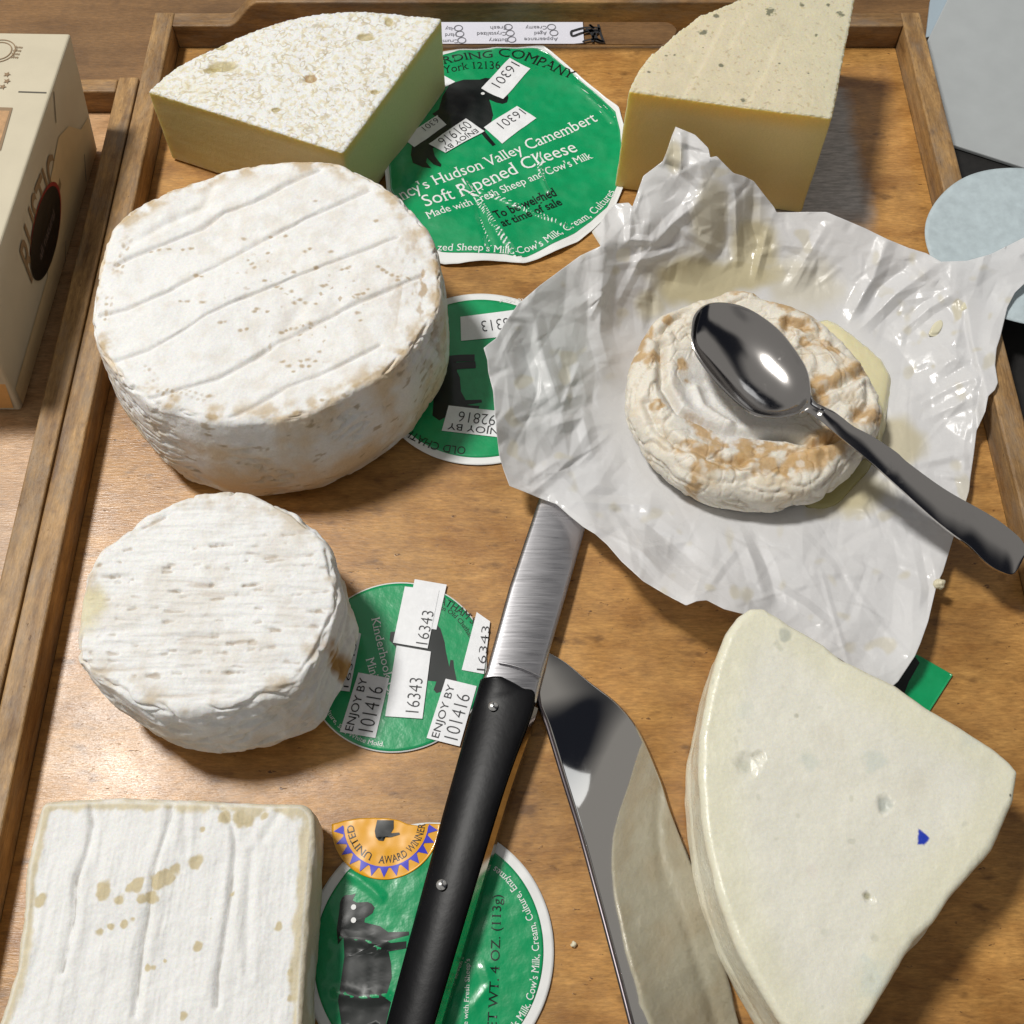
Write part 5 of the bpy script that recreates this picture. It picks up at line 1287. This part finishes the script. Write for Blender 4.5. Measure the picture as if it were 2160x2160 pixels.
line(w_, "Sheep's Milk, Cow's Milk, Cream, Culture, Enzymes", [(1440, 1760), (1590, 1570), (1672, 1400), (1712, 1200), (1714, 1030), (1690, 870), (1640, 745), (1570, 620), (1490, 520), (1400, 440)], 52, **LDl)
shD = [(270, 700), (285, 670), (310, 652), (350, 650), (385, 640), (360, 690), (390, 706), (470, 702), (500, 715), (522, 745), (505, 785), (450, 822), (446, 850), (560, 878), (620, 922), (770, 918), (772, 944), (640, 978), (615, 990), (640, 1000), (752, 988), (752, 1040), (622, 1062), (640, 1150), (645, 1250), (600, 1400), (640, 1430), (600, 1600), (440, 1600), (280, 1600), (255, 1420), (300, 1100), (295, 960), (255, 1010), (245, 900), (262, 780)]
k_.poly([LD(*q)[:2] for q in shD], zd)
for e in ((368, 740), (368, 835)):
    c_ = LD(*e); w_.add([(c_[0]+.0011*math.cos(t), c_[1]+.0011*math.sin(t), float(zd(c_[:1], c_[1:2])[0])+.0005) for t in np.linspace(0, 6.28, 10)[:-1]], [list(range(9))])
w_.build("sheep_eye", M['white'], rD); k_.build("sheep_emblem", M['black'], rD)
# seal: lower half of a round sticker, torn across the top
sc0 = LD(605, 130)[:2]; sr = (LD(605, 130)[1]-LD(605, 540)[1])
torn = np.array([LD(x, y)[:2] for x, y in ((170, 150), (240, 130), (300, 112), (400, 96), (520, 92), (620, 96), (700, 112), (760, 140), (840, 150), (900, 135), (1020, 110))])
arc = [(sc0[0]+sr*math.cos(a), sc0[1]+sr*math.sin(a)) for a in np.linspace(-.02, -np.pi+.02, 60)]
sealo = np.vstack([torn+np.array([0, 0]), arc])
zs_ = lambda X, Y: zd(X, Y)+.0004
cse = sc0+np.array([0, -sr*.45])
seal = plate("award_seal", np.vstack([torn[1:-1], arc]), zs_, M['gold'], rD, 200, 24, .0003, .0002, cen=cse)
b_ = Print()
for k in range(13):
    a = -np.pi+.16+k*(np.pi-.30)/12
    d_ = .105
    f_ = lambda rr, aa: (sc0[0]+sr*rr*math.cos(aa), sc0[1]+sr*rr*math.sin(aa))
    b_.poly([f_(.79, a-d_), f_(.785, a), f_(.79, a+d_), f_(.965, a)], zs_, .0004)
q = [(sc0[0]+sr*.79*math.cos(a), sc0[1]+sr*.79*math.sin(a)) for a in np.linspace(-np.pi+.08, -.08, 50)]
b_.stroke(q, .0006, zs_, .0004)
b_.build("blue_border", M['blue'], seal)
k_ = Print()
arcp = lambda rr, a0, a1, n=12: [(sc0[0]+sr*rr*math.cos(a), sc0[1]+sr*rr*math.sin(a)) for a in np.linspace(a0, a1, n)]
k_.text("AWARD WINNER", arcp(.72, -1.72, -.02), sr*.13, zs_, True, 0., dz=.0004)
k_.text("UNITED", arcp(.59, -1.93, -3.08), sr*.13, zs_, True, 0., dz=.0004)
k_.poly([LD(*q)[:2] for q in ((540, 110), (660, 112), (660, 170), (640, 205), (700, 200), (705, 215), (640, 235), (600, 235), (585, 262), (550, 258), (530, 235), (522, 190))], zs_, .0004)
k_.build("sheep_emblem", M['black'], seal)

# (e) corner of a label under the pale wedge
ze = flat(.0012, .0002)
oE = PL([(1905, 1375), (1936, 1384), (2008, 1425), (1960, 1500), (1880, 1560), (1800, 1500), (1850, 1400)])[:, :2]
rE = empty("cheese_label", tuple(P(1930, 1450))); tag(rE, "corner of a green and black label sticking out behind the pale wedge", "label", "green printed cheese labels")
plate("label_sheet", oE, ze, M['green'], rE, 120, 16, .00015)
k_ = Print(); k_.poly([q[:2] for q in PL([(1890, 1375), (1925, 1383), (1938, 1400), (1915, 1440), (1900, 1480), (1830, 1480), (1860, 1400)])], ze); k_.build("black_print", M['black'], rE)

# ------------------------------------------------------------------ printed form seen through the handle slot
zf0 = TZ+.0012
LF = lambda x, y, z=zf0: P(900+x/3.578, y/3.578, z)
fo = np.array([LF(*q)[:2] for q in ((-500, 120), (1168, 120), (1190, 400), (1195, 470), (-500, 470))])
fo[:2, 1] += .06; fo[2:, 1] = .5985; fo[2, 1] = .606
rF = empty("tasting_form", tuple(np.r_[fo.mean(0), TZ])); tag(rF, "white printed tasting form behind the tray, seen through the handle slot", "form")
plate("paper", fo, lambda X, Y: 0*np.asarray(X)+zf0, plain('form_paper', (.72, .72, .80), .5), rF, 60, 8, .0004, 0., False)
g_ = Print(); zff = lambda X, Y: 0*np.asarray(X)+zf0; fl_ = dict(zf=zff, F_=LF)
for txt, x0, x1, y in (("Appearance", 990, 735, 285), ("Aged", 905, 812, 240), ("Creamy", 905, 745, 197), ("Buttery", 610, 470, 292), ("Crystalized", 600, 380, 243), ("Fresh", 600, 480, 198), ("Crumbly", 240, 60, 300), ("Hard", 225, 140, 252), ("Hay", 215, 140, 205)):
    line(g_, txt, [(x0, y), (x1, y+2)], 26, serif=False, **fl_)
for x, y in ((960, 250), (942, 206), (642, 300), (630, 252), (615, 206), (265, 306), (250, 258), (240, 214)):
    c_ = LF(x, y)[:2]; g_.stroke([(c_[0]+.0026*math.cos(a), c_[1]+.0026*math.sin(a)) for a in np.linspace(0, 6.28, 14)], .0006, zff)
g_.build("lettering", M['grey'], rF)
i_ = Print()
for pl in ([(1090, 240), (1100, 275), (1180, 250), (1290, 235)], [(1090, 240), (1180, 215), (1270, 212), (1310, 225)], [(1225, 190), (1260, 215), (1230, 190)], [(1295, 188), (1305, 240), (1335, 320)], [(1335, 320), (1280, 300), (1200, 310), (1180, 322)], [(1230, 230), (1270, 300), (1320, 318)], [(1305, 235), (1260, 270), (1250, 320)], [(1200, 225), (1250, 235), (1290, 300), (1330, 318)], [(1180, 250), (1240, 232), (1300, 230)]):
    i_.stroke([LF(*q)[:2] for q in pl], .0016, zff, .0005)
i_.build("ink_doodle", M['ink'], rF)

# ------------------------------------------------------------------ crumbs
mcr = plain('crumb', (.72, .66, .48), .5, var=.1)
for k, (x, y, rr, lb) in enumerate(((1981, 1232, .0024, "cheese crumb at the right edge of the paper, above the green label corner"), (1210, 1992, .0012, "tiny crumb on the wood right of the bottom label"), (2040, 640, .0, ""), (1578, 2110, .0016, "crumb on the wood beside the pale wedge's lower left edge"))):
    if not rr: continue
    bm = bmesh.new(); bmesh.ops.create_icosphere(bm, subdivisions=3, radius=rr)
    c_ = P(x, y, rr*.6+(.0105 if k == 0 else 0))
    for q in bm.verts:
        n_ = float(perlin(np.array([[q.co.x*900+k*9, q.co.y*900, q.co.z*900]]))[0]); q.co *= 1+.5*n_
    bm.verts.index_update()
    v = np.array([q.co[:] for q in bm.verts])+c_; f = [[q.index for q in p.verts] for p in bm.faces]; bm.free()
    tag(build("cheese_crumb", v, f, mcr), lb, "crumb")
